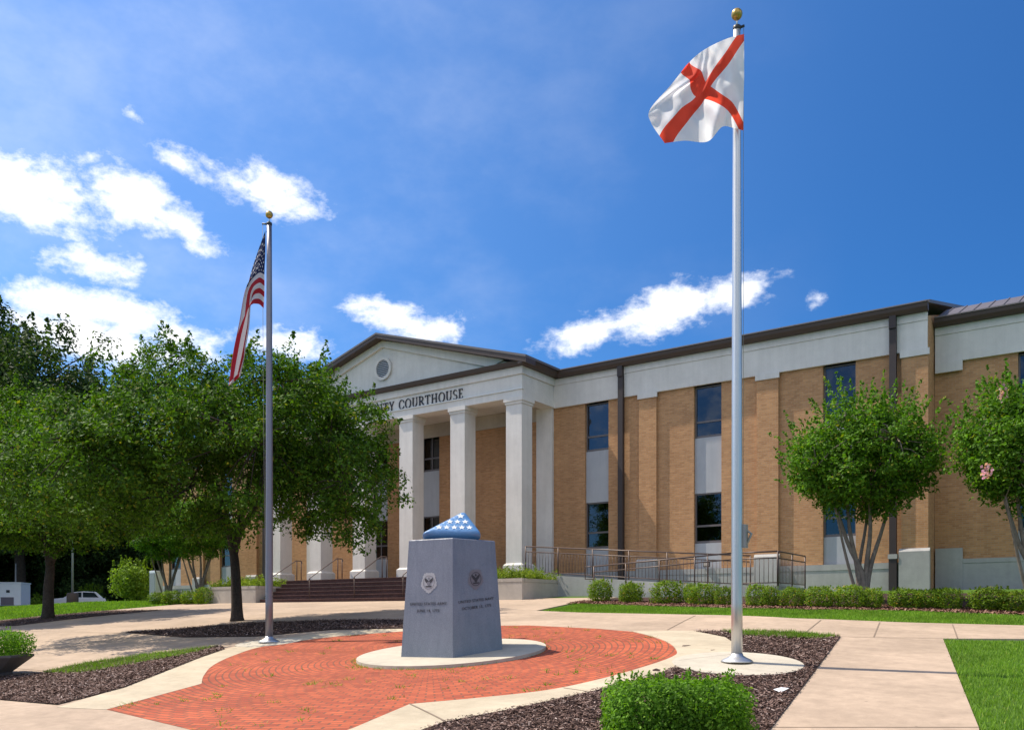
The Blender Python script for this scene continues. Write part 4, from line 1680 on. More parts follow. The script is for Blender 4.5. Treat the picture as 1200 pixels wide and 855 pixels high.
gU = cloth_grid(ctrlU, 80, 104, DL - .03, foldU)
tU, oU = flag_obj(gU, m_flag('striped_cloth', stripes, .2), 'national_flag', 'striped flag with starred blue canton hanging limp on the left flagpole', 'flag')


def gsample(g, u, v):
    nv, nu = len(g) - 1, len(g[0]) - 1
    x, y = u * nu, v * nv
    i, j = min(int(x), nu - 1), min(int(y), nv - 1)
    a, b = x - i, y - j
    return (g[j][i] * (1 - a) + g[j][i + 1] * a) * (1 - b) + (g[j + 1][i] * (1 - a) + g[j + 1][i + 1] * a) * b


ss = MB()
for r_ in range(9):
    for c_ in range(6 if r_ % 2 == 0 else 5):
        u = .4 * ((c_ + .5) / 6 + (0 if r_ % 2 == 0 else .5 / 6))
        v = (7 / 13) * (r_ + .7) / 9.4
        for sgn in (-1, 1):
            star2(0, 0, 1, lambda x, z: gsample(gU, min(1, max(0, u + x * .014)), min(1, max(0, v - z * .020))) + CD * (.012 * sgn), ss)
ss.build('stars', M['uswhite'], tU)

# ------------------------------------------------------------------ trees


def tree(name, label, cat, base, lobes, leafmat, barkmat, seed, ncl, crad, lpc, lsize, stems, group=None, sprays=.35, limbs=12, flowers=0, rot=0.0, spray_len=.9):
    """lobes in (right, depth, z, rx, ry, rz) metres from the base; stems: list of (path pts, r0, r1)"""
    rng = np.random.default_rng(seed)
    t = thing(name, label, cat, tuple(base), group)
    b0 = np.array(base)
    r_, d_ = np.array(CR), np.array(CD)
    vol = np.array([l[3] * l[4] * l[5] for l in lobes])
    pick = rng.choice(len(lobes), ncl, p=vol / vol.sum())
    C = []
    for k in pick:
        l = lobes[k]
        d = rnd_dir(1, rng)[0]
        q = rng.uniform(.25, 1) ** .45
        C.append([l[0] + d[0] * l[3] * q, l[1] + d[1] * l[4] * q, l[2] + d[2] * l[5] * q])
    C = np.array(C)
    cen = np.average(np.array([l[:3] for l in lobes]), axis=0, weights=vol)
    P, N = [], []
    tw = MB()

    def W(p):
        return b0 + r_ * p[0] + d_ * p[1] + np.array([0, 0, p[2]])
    out = C - cen
    out /= np.linalg.norm(out, axis=1)[:, None] + 1e-6
    for c, o in zip(C, out):
        n = int(lpc * rng.uniform(.6, 1.3))
        cr = crad * rng.uniform(.6, 1.25)
        dd = rnd_dir(n, rng)
        q = dd * (rng.uniform(0, 1, n) ** .5)[:, None] * cr * np.array([1.1, 1.1, .8])
        q[:, 2] -= .25 * (q[:, 0] ** 2 + q[:, 1] ** 2) / cr
        P.append(c + q)
        nn = dd * .4 + o * .3 + rnd_dir(n, rng) * .8 + np.array([0, 0, .5])
        N.append(nn)
        if rng.uniform() < sprays:
            L = spray_len * rng.uniform(.5, 1.2)
            k = int(lpc * .35)
            ax = o * .55 + np.array([0, 0, .9]) + rng.normal(0, .2, 3)
            ax /= np.linalg.norm(ax)
            tt = rng.uniform(0, 1, k)
            q = c + ax * (tt * L + cr * .4)[:, None] + rnd_dir(k, rng) * (.20 * (1.05 - tt) * crad / .5)[:, None]
            P.append(q)
            N.append(rnd_dir(k, rng) + np.array([0, 0, .4]))
    P, N = np.concatenate(P), np.concatenate(N)
    N /= np.linalg.norm(N, axis=1)[:, None]
    Wp = P[:, 0:1] * r_ + P[:, 1:2] * d_ + P[:, 2:3] * np.array([0, 0, 1.])
    Wn = N[:, 0:1] * r_ + N[:, 1:2] * d_ + N[:, 2:3] * np.array([0, 0, 1.])
    me = quads_mesh('crown', leaf_quads(Wp, Wn, lsize, rng))
    # trunk, limbs and twigs
    tk = MB()
    tips = []
    for path, ra, rb_ in stems:
        pts = [Vector(W(p)) for p in path]
        n_ = len(pts)
        sm_ = []
        for i in range(n_ - 1):
            for k in range(4):
                f_ = k / 4
                p0, p1, p2, p3 = pts[max(0, i - 1)], pts[i], pts[i + 1], pts[min(n_ - 1, i + 2)]
                sm_.append(.5 * (2 * p1 + (p2 - p0) * f_ + (2 * p0 - 5 * p1 + 4 * p2 - p3) * f_ * f_ + (3 * p1 - p0 - 3 * p2 + p3) * f_ ** 3))
        sm_.append(pts[-1])
        m_ = len(sm_)
        rad = [ra + (rb_ - ra) * (i / (m_ - 1)) for i in range(m_)]
        rad[0] *= 1.35
        rad[1] *= 1.1
        tk.tube(sm_, rad, 10)
        tips += [(Vector(path[-1]), rb_), (Vector(path[-1]) * .5 + Vector(path[-2]) * .5, rb_ * 1.2)]
    far = [int(rng.integers(len(C)))]
    for _ in range(min(limbs, len(C)) - 1):
        dm = np.min([np.linalg.norm(C - C[f_], axis=1) for f_ in far], axis=0)
        far.append(int(np.argmax(dm)))
    nodes = []
    for f_ in far:
        tip, r0_ = min(tips, key=lambda q: (q[0] - Vector(C[f_])).length)
        a, c = tip, Vector(C[f_])
        md = a.lerp(c, .5) + Vector((rng.normal(0, .2), rng.normal(0, .2), .25))
        pts = [a, a.lerp(md, .5) + Vector((0, 0, .08)), md, md.lerp(c, .5), c]
        r1_ = min(r0_ * .7, .09)
        tk.tube([Vector(W(p)) for p in pts], [r1_, r1_ * .8, r1_ * .6, r1_ * .4, r1_ * .2], 7)
        nodes += [(md, r1_), (pts[3], r1_), (pts[1], r1_)]
    for k in range(len(C)):
        if rng.uniform() < .6:
            c = Vector(C[k])
            nd, r1_ = min(nodes, key=lambda q: (q[0] - c).length)
            tk.tube([Vector(W(nd)), Vector(W(nd.lerp(c, .5) + Vector((0, 0, .1)))), Vector(W(c))], [.022, .016, .007], 5)
    tk.build('trunk', barkmat, t)
    cr_o = link_mesh('crown', me, leafmat, t)
    if flowers:
        FP, FN = [], []
        for _ in range(flowers):
            ok = [i for i in range(len(C)) if C[i, 1] < -.5 and C[i, 0] < .5 and C[i, 2] > 3.0]
            k = ok[int(rng.integers(len(ok)))]
            c = C[k] + out[k] * crad * 1.1 + np.array([0, 0, .1])
            q = rnd_dir(46, rng) * rng.uniform(0, 1, 46)[:, None] ** .5 * np.array([.13, .13, .2])
            FP.append(c + q)
            FN.append(rnd_dir(46, rng))
        FP, FN = np.concatenate(FP), np.concatenate(FN)
        Wp = FP[:, 0:1] * r_ + FP[:, 1:2] * d_ + FP[:, 2:3] * np.array([0, 0, 1.])
        link_mesh('blossom', quads_mesh('blossom', leaf_quads(Wp, FN, .07, rng, .9)), M['petal'], t)
    return t


bA = G(278, 728)
tree('shade_tree', 'large leafy shade tree right behind the left flagpole, hiding half the portico', 'tree', bA,
     [(-1.5, -1.7, 6.0, 2.0, 3.4, 2.2), (1.6, -.6, 5.9, 2.3, 3.6, 2.2), (2.8, -.4, 5.4, 2.1, 2.8, 2.0), (3.5, -.8, 3.9, 1.85, 3.0, 1.7), (-.2, -2.2, 4.5, 3.5, 4.4, 2.0), (-2.7, -3.4, 4.0, 1.6, 3.8, 1.8), (-4.7, -2.6, 4.3, 2.0, 2.8, 1.7), (-.2, -.6, 6.6, 2.4, 2.6, 1.4)],
     M['oak'], M['bark'], 11, 860, .52, 150, .12,
     [([(0, 0, -.05), (-.03, 0, 1.0), (-.12, 0, 2.2), (-.5, .1, 3.6), (-1.2, .1, 5.2)], .185, .07), ([(-.1, 0, 2.15), (.3, -.1, 3.1), (1.2, -.2, 4.2), (2.2, -.1, 5.2)], .10, .045), ([(-.12, 0, 2.2), (.1, .5, 3.8), (.3, .9, 5.4)], .12, .05)],
     'shade trees in mulch beds', limbs=16, sprays=.22, spray_len=.7)
bB = Vector((-35.0, 17.8, ter(-35.0, 17.8)))
tree('shade_tree', 'leafy shade tree at the left edge in the mulch bed by the lawn', 'tree', bB,
     [(-2.2, -.5, 6.6, 2.9, 3.4, 2.5), (1.3, -.5, 6.7, 2.0, 3.0, 2.4), (0, -.5, 4.5, 3.7, 4.2, 1.9), (2.9, 0, 5.3, 1.5, 2.2, 2.0)],
     M['oak'], M['bark'], 23, 620, .58, 140, .14,
     [([(0, 0, -.05), (.02, 0, 1.2), (.05, 0, 2.4), (-.6, .1, 4.2), (-1.2, .1, 5.6)], .23, .08), ([(.04, 0, 2.2), (.9, -.1, 3.4), (1.6, -.2, 4.8)], .14, .05)],
     'shade trees in mulch beds', limbs=14, sprays=.22, spray_len=.7)


def myrtle(base, label, seed, flowers, sx=1.0, cw=1.0, group='crape myrtles along the brick wall'):
    st_ = [([(0, 0, -.05), (.02, 0, .7), (-.35 * sx, .1, 1.6), (-.75 * sx, .1, 2.9)], .085, .035),
           ([(-.05, 0, .1), (-.10, .05, .9), (-.28, .1, 1.9), (-.35, .2, 3.1)], .08, .03),
           ([(.08, 0, .0), (.12, .0, .9), (.18, -.1, 1.9), (.1, -.2, 3.1)], .085, .03),
           ([(.10, .02, .05), (.22, 0, .9), (.5 * sx, 0, 1.8), (.85 * sx, .05, 2.9)], .075, .03),
           ([(-.1, -.02, .05), (-.32, -.05, .75), (-.55, -.1, 1.6), (-.8, -.2, 2.6)], .05, .022),
           ([(.02, .08, .0), (.05, .3, .9), (.3, .5, 2.0), (.5, .7, 3.0)], .06, .025)]
    return tree('crape_myrtle', label, 'tree', base,
                [(l[0] * cw, l[1], l[2] * .955 + (1 - cw) * .6, l[3] * cw, l[4], l[5]) for l in [(0, 0, 3.75, 1.85, 1.7, 1.3), (-1.1, 0, 3.75, .95, 1.2, .8), (1.1, 0, 3.8, 1.05, 1.2, .85), (-.5, 0, 4.6, .85, 1, .75), (.65, 0, 4.65, .8, .9, .75), (.1, 0, 4.9, .6, .7, .6), (0, 0, 2.9, 1.1, 1.0, .6), (-.85, 0, 3.3, .6, .8, .5), (.85, 0, 3.3, .6, .8, .5)]],
                M['myrtle'], M['barkpale'], seed, 400, .33, 95, .10, st_, group, sprays=.8, limbs=12, flowers=flowers, spray_len=.85)


p1 = onY(1010, 690, 24.0)
b1 = Vector((p1.x, p1.y, ter(p1.x, p1.y)))
myrtle(b1, 'bright green crape myrtle with several bare stems in front of the third window', 31, 0, 1.0, .95)
p2 = onY(1214, 690, 23.4)
b2 = Vector((p2.x, p2.y, ter(p2.x, p2.y)))
myrtle(b2, 'crape myrtle with pink blossoms at the right edge of the picture', 47, 9, 1.0, .82)
for (px, yy, sd_, lb) in ((196, 26.6, 61, 'dark stemmed crape myrtle by the far left wing, beside the white cabinet'), (232, 26.8, 62, 'dark stemmed crape myrtle left of the left porch planter')):
    p_ = onY(px, 700, yy)
    myrtle(Vector((p_.x, p_.y, ter(p_.x, p_.y))), lb, sd_, 0)

# woods behind the west lawn: individual trees, copies of two kinds
woodA = tree('forest_tree', 'tall dark forest tree reaching above the shade trees at the left edge', 'tree', (-96, 52, .2),
             [(0, 0, 15, 7, 7, 7), (-3, 0, 20, 4.5, 5, 4.5), (3.5, 0, 18, 5, 5, 5), (0, 0, 9, 7.5, 7.5, 5), (4, 0, 11, 5, 5, 5)], M['wood'], M['bark'], 71, 330, 1.5, 170, .36,
             [([(0, 0, -.1), (.1, 0, 4), (-.3, 0, 9), (-.5, 0, 16)], .5, .15)], 'forest trees beyond the lawn', limbs=12, sprays=.25, spray_len=2.0)
woodB = tree('forest_tree', 'dark bushy forest tree behind the white trailer', 'tree', (-100, 40, .2),
             [(0, 0, 7, 5.5, 5.5, 5), (-3, 0, 4, 4, 4, 3.6), (3, 0, 4.5, 4, 4, 4), (0, 0, 11, 3.6, 3.6, 3.5), (0, 0, 2.6, 5.5, 4.5, 2.6)], M['wood'], M['bark'], 72, 240, 1.2, 150, .34,
             [([(0, 0, -.1), (.1, 0, 3), (-.3, 0, 6), (-.5, 0, 10)], .35, .12)], 'forest trees beyond the lawn', limbs=10, sprays=.25, spray_len=1.5)


def place(o, px, D, s, rz, label):
    q = at(px, HZ, D)
    o.location = (q.x, q.y, ter(q.x, q.y) - .05)
    o.scale = (s, s, s)
    o.rotation_euler = (0, 0, rz)
    o['label'] = label


place(woodA, 22, 84, 1.22, 0, 'tall dark forest tree reaching above the shade trees at the left edge')
place(woodB, 30, 98, 1.1, .5, 'dark bushy forest tree behind the white trailer')
for (src, px, D, s, rz, lb) in (
        (woodA, -70, 88, 1.35, 2.0, 'tall dark forest tree outside the left edge beyond the lawn'),
        (woodA, -58, 66, .88, 2.6, 'dark forest tree at the left edge, nearest to the lawn'),
        (woodA, 74, 96, 1.12, 4.0, 'second tall dark forest tree, lower, right of the tallest one'),
        (woodA, 388, 92, 1.02, 1.2, 'dark forest tree top showing above the left slope of the pediment'),
        (woodA, 165, 110, .95, 3.0, 'dark forest tree hidden behind the large shade tree, left of the courthouse'),
        (woodA, 265, 112, .95, 5.2, 'dark forest tree behind the courthouse roof, hidden by the shade tree'),
        (woodB, 85, 96, 1.15, 2.2, 'dark bushy forest tree behind the white car and lamp post'),
        (woodB, 130, 92, 1.0, 1.2, 'dark bushy forest tree behind the yellow green shrub'),
        (woodB, 170, 94, 1.05, 3.4, 'dark bushy forest tree beside the end wall of the courthouse'),
        (woodB, -30, 92, 1.1, 4.4, 'dark bushy forest tree left of the white trailer'),
        (woodB, 60, 112, 1.3, 5.4, 'dark forest tree deep in the wood between trailer and car'),
        (woodB, 205, 112, 1.3, .4, 'dark forest tree deep in the wood behind the left wing')):
    place(copy_tree(src), px, D, s, rz, lb)

# ------------------------------------------------------------------ shrubs
rng0 = np.random.default_rng(3)
hedge_me = []
for k in range(4):
    V = shrub_leaves(np.random.default_rng(100 + k), 3400, .5, .5, 1.0, .072, (2.3, 3.2, 2.7, 4.0)[k], .13, shoots=16, shoot_len=.14, pockets=44)
    hedge_me.append(quads_mesh('hedge_leaves', V))
hp = [(697, 26, 24), (724, 18, 20), (735, 28, 25), (775, 31, 26), (800, 16, 22), (819, 36, 24), (846, 20, 23), (883, 26, 24), (900, 22, 22), (924, 24, 23), (955, 38, 25),
      (993, 30, 24), (1019, 24, 22), (1057, 42, 24), (1086, 30, 23), (1108, 26, 23), (1155, 46, 27), (1194, 36, 26), (1240, 44, 27)]
hlab = ['smallest leftmost shrub of the clipped hedge, beside the pale path',
        'small hedge shrub tucked behind the second one', 'round hedge shrub second from the left end of the row',
        'round hedge shrub with orange tips standing apart, third from the left', 'narrow hedge shrub in a gap left of the right flagpole',
        'wide hedge shrub below the ramp rail, left of the right flagpole', 'hedge shrub just left of the right flagpole',
        'hedge shrub just right of the right flagpole', 'second hedge shrub right of the right flagpole',
        'hedge shrub in front of the ramp landing corner', 'wide hedge shrub left of the crape myrtle stems',
        'hedge shrub in front of the crape myrtle stems', 'hedge shrub just right of the crape myrtle stems',
        'wide hedge shrub below the right downpipe', 'hedge shrub in front of the corner of the main wing',
        'hedge shrub with orange leaves right of the main wing corner', 'widest tall hedge shrub near the right picture edge',
        'hedge shrub below the flowering crape myrtle', 'last hedge shrub outside the right picture edge']
hx_ = [697, 775, 880, 955, 1080, 1155, 1230]
hy_ = [706.5, 709, 711.5, 713, 714.5, 717.5, 720]
for k, (px, wpx, hpx) in enumerate(hp):
    q = G(px, float(np.interp(px, hx_, hy_)))
    D = q.dot(CD)
    me = hedge_me[k % 4]
    if not me.materials:
        me.materials.append(M['hedge'])
    o = bpy.data.objects.new('hedge_shrub', me)
    COL.objects.link(o)
    wd = wpx * D / F * (1.1 + .14 * math.sin(k * 2.3))
    back = .35 if wpx <= 18 else 0
    o.location = (q.x, q.y + wd * .45 + back, ter(q.x, q.y + wd * .45 + back) - .02)
    o.scale = (wd, wd * .95, hpx * D / F * (1.1 + .07 * math.sin(k * 1.7 + 1)))
    o.rotation_euler = (rng0.uniform(-.06, .06), rng0.uniform(-.06, .06), rng0.choice([0, 1.57, 3.14, 4.71]) + rng0.uniform(-.3, .3))
    tag(o, hlab[k], 'shrub', 'clipped hedge shrubs along the brick wing')
wlab = ['low dark shrub at the foot of the left wing, nearest the yellow green shrub', 'low dark shrub at the foot of the left wing under the crape myrtle stems', 'low dark shrub between crape myrtle and left planter', 'low dark shrub touching the left porch planter']
for k, (px, wpx, hpx) in enumerate(((186, 22, 15), (204, 32, 17), (225, 22, 16), (240, 22, 20))):
    q = onY(px, 700, 25.4)
    D = q.dot(CD)
    o = bpy.data.objects.new('hedge_shrub', hedge_me[k % 4])
    COL.objects.link(o)
    o.location = (q.x, q.y, ter(q.x, q.y) - .02)
    o.scale = (wpx * D / F, 1.0, hpx * D / F)
    tag(o, wlab[k], 'shrub', 'low shrubs along the left wing')

# clipped bush in the foreground
q = G(780, 882)
qb = q + Vector((-.05, .35, 0))
V = shrub_leaves(np.random.default_rng(7), 26000, .74, .60, .67, .046, 6.5, .025, shoots=70, shell=.4, shoot_len=.18, pockets=60)
rotm = np.array(Matrix.Rotation(math.atan2(CR.y, CR.x), 3, 'Z'))
V = V @ rotm.T
o = link_mesh('clipped_bush', quads_mesh('clipped_bush', V), M['box'], None, (qb.x, qb.y, ter(qb.x, qb.y) - .02))
tag(o, 'clipped bright green bush with loose shoots in the foreground mulch', 'bush')

# yellow-green shrub by the west end, undergrowth of the wood
V = shrub_leaves(np.random.default_rng(9), 3800, 1.15, 1.15, 2.4, .16, 2.0, .22, shoots=18, shell=.1, shoot_len=.6)
q = at(154, HZ, 53)
o = link_mesh('pale_shrub', quads_mesh('pale_shrub', V), M['yshrub'], None, (q.x, q.y, ter(q.x, q.y)))
tag(o, 'tall yellow green shrub at the far left end of the courthouse', 'shrub')
V = shrub_leaves(np.random.default_rng(10), 2600, 2.0, 1.5, 2.0, .26, 2.0, .3, shoots=14, shell=.1, shoot_len=.7)
um = quads_mesh('undergrowth', V)
um.materials.append(M['yshrub'])
for (px, D, s, lb) in ((100, 84, 1.1, 'light green undergrowth bush behind the white car'), (45, 80, .75, 'low light green undergrowth bush right of the white trailer'), (185, 80, 1.2, 'light green undergrowth bush left of the courthouse end wall')):
    o = bpy.data.objects.new('undergrowth_bush', um)
    COL.objects.link(o)
    q = at(px, HZ, D)
    o.location = (q.x, q.y, ter(q.x, q.y) - .1)
    o.scale = (s, s, s)
    o.rotation_euler = (0, 0, px)
    tag(o, lb, 'bush', 'undergrowth at the edge of the wood')

# left planter bowl with clipped bush
q = G(-22, 796)
t = thing('bowl_planter', 'dark faceted concrete bowl planter at the left picture edge', 'planter', (q.x, q.y, ter(q.x, q.y) + .04))
n = 6
bw = MB()
zb0 = ter(q.x, q.y) + .04
prof = [(.52, 0), (.52, .10), (.90, .40), (.90, .44), (.78, .44), (.74, .34)]
vs = [(q.x + r_ * math.cos(R(60 * k + 8)), q.y + r_ * math.sin(R(60 * k + 8)), zb0 + z_) for r_, z_ in prof for k in range(n)]
fs = [(i * n + k, i * n + (k + 1) % n, (i + 1) * n + (k + 1) % n, (i + 1) * n + k) for i in range(len(prof) - 1) for k in range(n)]
fs += [tuple(range(n - 1, -1, -1)), tuple((len(prof) - 1) * n + k for k in range(n))]
bw.add(vs, fs)
bw.build('bowl', m_concrete('dark_aggregate', (.10, .09, .085), (.16, .14, .13), stain=.4), t)
V = shrub_leaves(np.random.default_rng(17), 12000, .80, .80, .54, .05, 5.0, .04, shoots=26, shoot_len=.12)
o = link_mesh('clipped_bush', quads_mesh('clipped_bush', V), M['box'], None, (q.x, q.y, zb0 + .36))
tag(o, 'clipped green bush growing in the bowl planter at the left edge', 'bush')

# ------------------------------------------------------------------ far west: trailer, car, posts
q = at(-2, HZ, 68)
zt0 = ter(q.x, q.y)
t = thing('cargo_trailer', 'white box cargo trailer parked at the far left edge', 'trailer', (q.x, q.y, zt0))
ax1 = CR
L2, W2 = 1.95, 1.1


def obox(mb, c, ux, uy, hx, hy, z0, z1, mi=0):
    pts = [c + ux * a * hx + uy * b * hy for a, b in ((-1, -1), (1, -1), (1, 1), (-1, 1))]
    v = [(p.x, p.y, z) for z in (z0, z1) for p in pts]
    mb.add(v, [(3, 2, 1, 0), (4, 5, 6, 7), (0, 1, 5, 4), (1, 2, 6, 5), (2, 3, 7, 6), (3, 0, 4, 7)], mi)


ux = (CR * .98 + CD * .2).normalized()
uy = Vector((-ux.y, ux.x, 0))
mb = MB()
obox(mb, q, ux, uy, L2, W2, zt0 + .45, zt0 + 2.15)
mb.build('box_body', M['white'], t, bevel=.06)
mb = MB()
obox(mb, q, ux, uy, L2 + .03, W2 + .03, zt0 + 2.152, zt0 + 2.25)
mb.build('box_roof', M['white'], t)
for s in (-1, 1):
    c = q + uy * s * (W2 + .08) - ux * .2
    MB().tube([Vector((c.x, c.y, zt0 + .33)) - uy * .1, Vector((c.x, c.y, zt0 + .33)) + uy * .1], .33, 16).build('wheel', M['rubber'], t)
mb = MB()
obox(mb, q + ux * 1.0 - uy * (W2 + .02), ux, uy, .45, .015, zt0 + .5, zt0 + 1.1)
mb.build('door', m_plain('dull_panel', (.14, .12, .14), .6), t)
mb = MB()
obox(mb, q + ux * 1.05 - uy * (W2 + .015), ux, uy, .12, .012, zt0 + 1.45, zt0 + 1.65)
mb.build('vent', M['black'], t)

q = at(91, HZ, 74)
zc0 = ter(q.x, q.y) + .22
t = thing('parked_car', 'white car parked beyond the lawn behind the lamp post', 'car', (q.x, q.y, zc0))
ux = (CR * .86 - CD * .5).normalized() * -1
ux = (CR * .9 + CD * .43).normalized()
uy = Vector((-ux.y, ux.x, 0))
body = [(-2.2, .35), (-2.25, .62), (-2.1, .82), (-1.0, .95), (1.6, .95), (2.1, .92), (2.2, .6), (2.15, .35)]
cabin = [(-1.05, .95), (-.35, 1.42), (.5, 1.5), (1.4, 1.46), (1.95, .95)]


def sect(mb, prof_, w0, w1, mi=0):
    n = len(prof_)
    v = []
    for w in (w0, w1):
        for x, z in prof_:
            p = q + ux * x + uy * w
            v.append((p.x, p.y, zc0 + z))
    mb.add(v, [tuple(range(n)), tuple(range(2 * n - 1, n - 1, -1))] + [(i, i + n, (i + 1) % n + n, (i + 1) % n) for i in range(n)], mi)


mb = MB()
sect(mb, body, -.88, .88)
sect(mb, cabin, -.74, .74)
mb.build('body', M['white'], t, bevel=.05)
mb = MB()
for s in (-1, 1):
    for pr in ([(-.72, 1.0), (-.25, 1.37), (.3, 1.42), (.3, 1.0)], [(.4, 1.0), (.4, 1.42), (1.25, 1.40), (1.6, 1.0)]):
        sect(mb, pr, s * .735, s * .765)
mb.build('window', M['carglass'], t)
for s in (-1, 1):
    for x in (-1.4, 1.35):
        p = q + ux * x + uy * s * .8
        MB().tube([Vector((p.x, p.y, zc0 + .1)) - uy * .1, Vector((p.x, p.y, zc0 + .1)) + uy * .1], .32, 16).build('wheel', M['rubber'], t)

for (px, D, h_, r_, lb, cap) in ((85, 66, 9.0, .09, 'grey lamp post on a brown base in front of the white car', True), (18.5, 76, 4.2, .06, 'thin grey post rising behind the white trailer', False)):
    q = at(px, HZ, D)
    z = ter(q.x, q.y)
    t = thing('lamp_post' if cap else 'metal_post', lb, 'post', (q.x, q.y, z))
    MB().tube([(q.x, q.y, z), (q.x, q.y, z + h_)], [r_, r_ * .7], 10).build('shaft', M['lampgrey'], t)
    if cap:
        MB().lathe((q.x, q.y, z), [(.42, 0), (.42, 1.32), (.36, 1.4)], 14).build('base', m_plain('brown_base', (.10, .07, .055), .8), t)
        MB().box(q.x - .2, q.x + .9, q.y - .15, q.y + .15, z + h_ - .12, z + h_ + .06).build('lamp_head', M['lampgrey'], t)

q = onY(183, 690, 29.2)
zc = ter(q.x, q.y)
t = thing('utility_cabinet', 'white utility cabinet at the left end of the courthouse', 'cabinet', (q.x, q.y, zc))
MB().box(q.x - .28, q.x + .28, q.y - .25, q.y + .25, zc, zc + 1.75).build('cabinet_body', M['white'], t, bevel=.02)
MB().box(q.x - .24, q.x + .24, q.y - .268, q.y - .252, zc + .12, zc + 1.62).build('door', M['lampgrey'], t)

# litter in the mulch
q = G(915, 815)
lt_ = MB()
zz = q.z + .055
lt_.add([(q.x - .09, q.y - .03, zz + .03), (q.x + .02, q.y - .07, zz), (q.x + .1, q.y + .03, zz + .05), (q.x, q.y + .06, zz + .02), (q.x + .01, q.y, zz + .06)],
        [(0, 1, 4), (1, 2, 4), (2, 3, 4), (3, 0, 4)])
o = lt_.build('litter', M['paper'], None, tuple(q))
tag(o, 'crumpled scrap of white paper on the mulch by the walkway', 'litter')

# ------------------------------------------------------------------ grass, chips, weeds (stuff)


def scatter(poly, n, rng):
    P = np.array(poly)
    lo, hi = P.min(0), P.max(0)
    out = []
    while len(out) < n:
        c = rng.uniform(lo, hi, (n, 2))
        out += [tuple(p) for p in c if in_poly(p, poly)]
        if len(out) > n:
            break
    return out[:n]


def grass_mesh(name, spots, h, wdt, rng, m, lean=.35):
    n = len(spots)
    xy = np.array(spots)
    z = np.array([ter(x, y) for x, y in spots])
    P = np.c_[xy, z + .0]
    a = rng.uniform(0, 2 * math.pi, n)
    side = np.c_[np.cos(a), np.sin(a), np.zeros(n)] * wdt / 2
    hh_ = h * rng.uniform(.5, 1.3, n)
    tip = P + np.c_[rng.normal(0, lean, n) * hh_, rng.normal(0, lean, n) * hh_, hh_]
    V = np.stack([P - side, P + side, tip], 1).reshape(-1, 3)
    o = link_mesh(name, quads_mesh(name, V, 3), m)
    return tag(o, kind='stuff')


rg = np.random.default_rng(77)
lawn_r = [wr[1], g2(1200, 752), (sw_front[0][0] + 3.5, sw_front[0][1] - .5), (wr2[0] + 5.0, 4.5), (wr2[0] + .15, 4.5), wr[0]]
grass_mesh('lawn_grass', scatter(lawn_r, 90000, rg), .05, .012, rg, M['grass'])
lawn_m = [tuple(Vector(g2(632, 716.5)) + Vector((.05, .1))), sw_back[0], sw_back[1], sw_back[2], (ext_b[0] - 8, ext_b[1] + 1.2)] + [(x, y - .62) for x, y in hb[::-1]] + [(hb[0][0] - .7, hb[0][1] - .5), (-13.8, 23)]
grass_mesh('lawn_grass', scatter(lawn_m, 70000, rg), .055, .02, rg, M['grass'])
strip = [g2(50, 791), g2(100, 779.5), g2(180, 768), g2(256, 759.5), g2(215, 770), g2(150, 782), g2(90, 792)]
grass_mesh('verge_grass', scatter(strip, 9000, rg), .11, .016, rg, M['grass'])
strip2 = [g2(845, 742), g2(930, 743.5), g2(985, 748.3), g2(950, 751), g2(870, 747.5)]
grass_mesh('verge_grass', scatter(strip2, 4500, rg), .11, .014, rg, M['grass'])
west = [(-37.6, 15), (-37.6, 25.5), (-40, 29), (-47, 29), (-62, 30), (-60, 12)]
grass_mesh('lawn_grass', scatter(west, 45000, rg), .10, .05, rg, M['grass'])
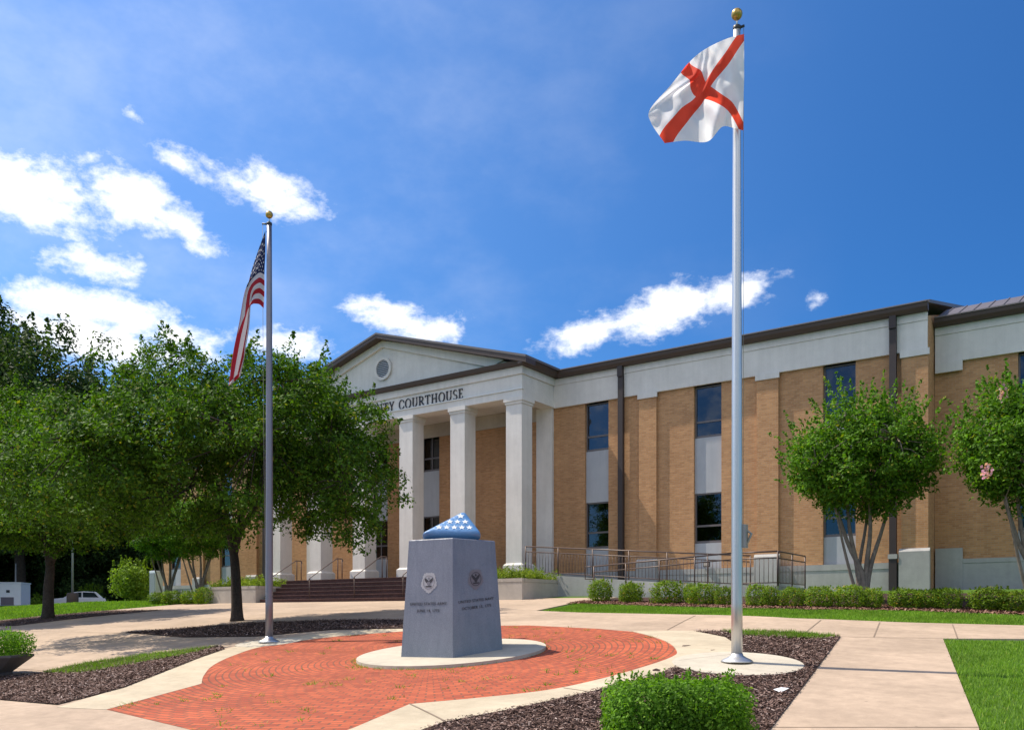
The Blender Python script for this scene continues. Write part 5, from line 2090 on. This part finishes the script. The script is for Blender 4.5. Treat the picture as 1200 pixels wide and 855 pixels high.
# weeds in the brick joints
wsp = []
for (x, y) in scatter(brick_poly, 190, rg):
    if math.hypot(x - MON.x, y - MON.y) < 1.75:
        continue
    if rg.uniform() > .35 + .65 * (1 if x > MON.x - 1.5 else 0):
        continue
    k = int(rg.integers(5, 26))
    s = rg.uniform(.02, .075)
    wsp += [(x + rg.normal(0, s), y + rg.normal(0, s)) for _ in range(k)]
o = grass_mesh('paving_weeds', wsp, .075, .02, rg, M['grass'], .9)
ed = []
for k in range(150):
    a = rg.uniform(0, 2 * math.pi)
    ed.append((MON.x + 1.75 * math.cos(a) + rg.normal(0, .03), MON.y + 1.75 * math.sin(a) + rg.normal(0, .03)))
ed2 = []
for k in range(40):
    a = rg.uniform(3.6, 5.6)
    for _ in range(8):
        ed2.append((MON.x + 1.76 * math.cos(a) + rg.normal(0, .035), MON.y + 1.76 * math.sin(a) + rg.normal(0, .035)))
grass_mesh('paving_weeds', ed + ed2, .07, .018, rg, M['grass'], .7)


def chips(name, polys_n, size, m, avoid=None, lift=.05):
    VV = []
    for poly, n in polys_n:
        sp = scatter(poly, n, rg)
        sp = [p for p in sp if not (avoid and avoid(p))]
        n = len(sp)
        P = np.array([(x, y, ter(x, y) + lift + rg.uniform(-.004, .028)) for x, y in sp])
        N = rnd_dir(n, rg) * .55 + np.array([0, 0, 1.])
        N /= np.linalg.norm(N, axis=1)[:, None]
        a = rg.normal(size=(n, 3))
        a -= (a * N).sum(1)[:, None] * N
        a /= np.linalg.norm(a, axis=1)[:, None]
        b = np.cross(N, a)
        s = size * rg.uniform(.4, 1.5, n)[:, None]
        w = size * .28 * rg.uniform(.5, 1.4, n)[:, None]
        VV.append(np.stack([P - a * s / 2 - b * w / 2, P + a * s / 2 - b * w / 2, P + a * s / 2 + b * w / 2, P - a * s / 2 + b * w / 2], 1).reshape(-1, 3))
    o = link_mesh(name, quads_mesh(name, np.concatenate(VV)), m)
    return tag(o, kind='stuff')


rk_poly = ring_out_r[1:] + [g2(742, 741.3)] + inner_r[::-1] + [f_r, g2(400, 862), g2(470, 868)]


def on_walk(p):
    return in_poly(p, rk_poly) or math.hypot(p[0] - pad_c[0], p[1] - pad_c[1]) < 1.0 or in_poly(p, brick_poly)


chips('mulch_chips', [(bed_right, 44000), (bed_left, 26000), (bed_tree, 12000), (bed_far, 5000)], .046, M['chip'], on_walk)
edge_h = [(hb[0][0] - .7, hb[0][1] - .6)] + [(x, y - .6) for x, y in hb] + [(x, y + .9) for x, y in hb[::-1]] + [(hb[0][0] - .9, hb[0][1] + .7)]
chips('pine_straw', [(edge_h, 16000)], .09, M['straw'], None, .025)
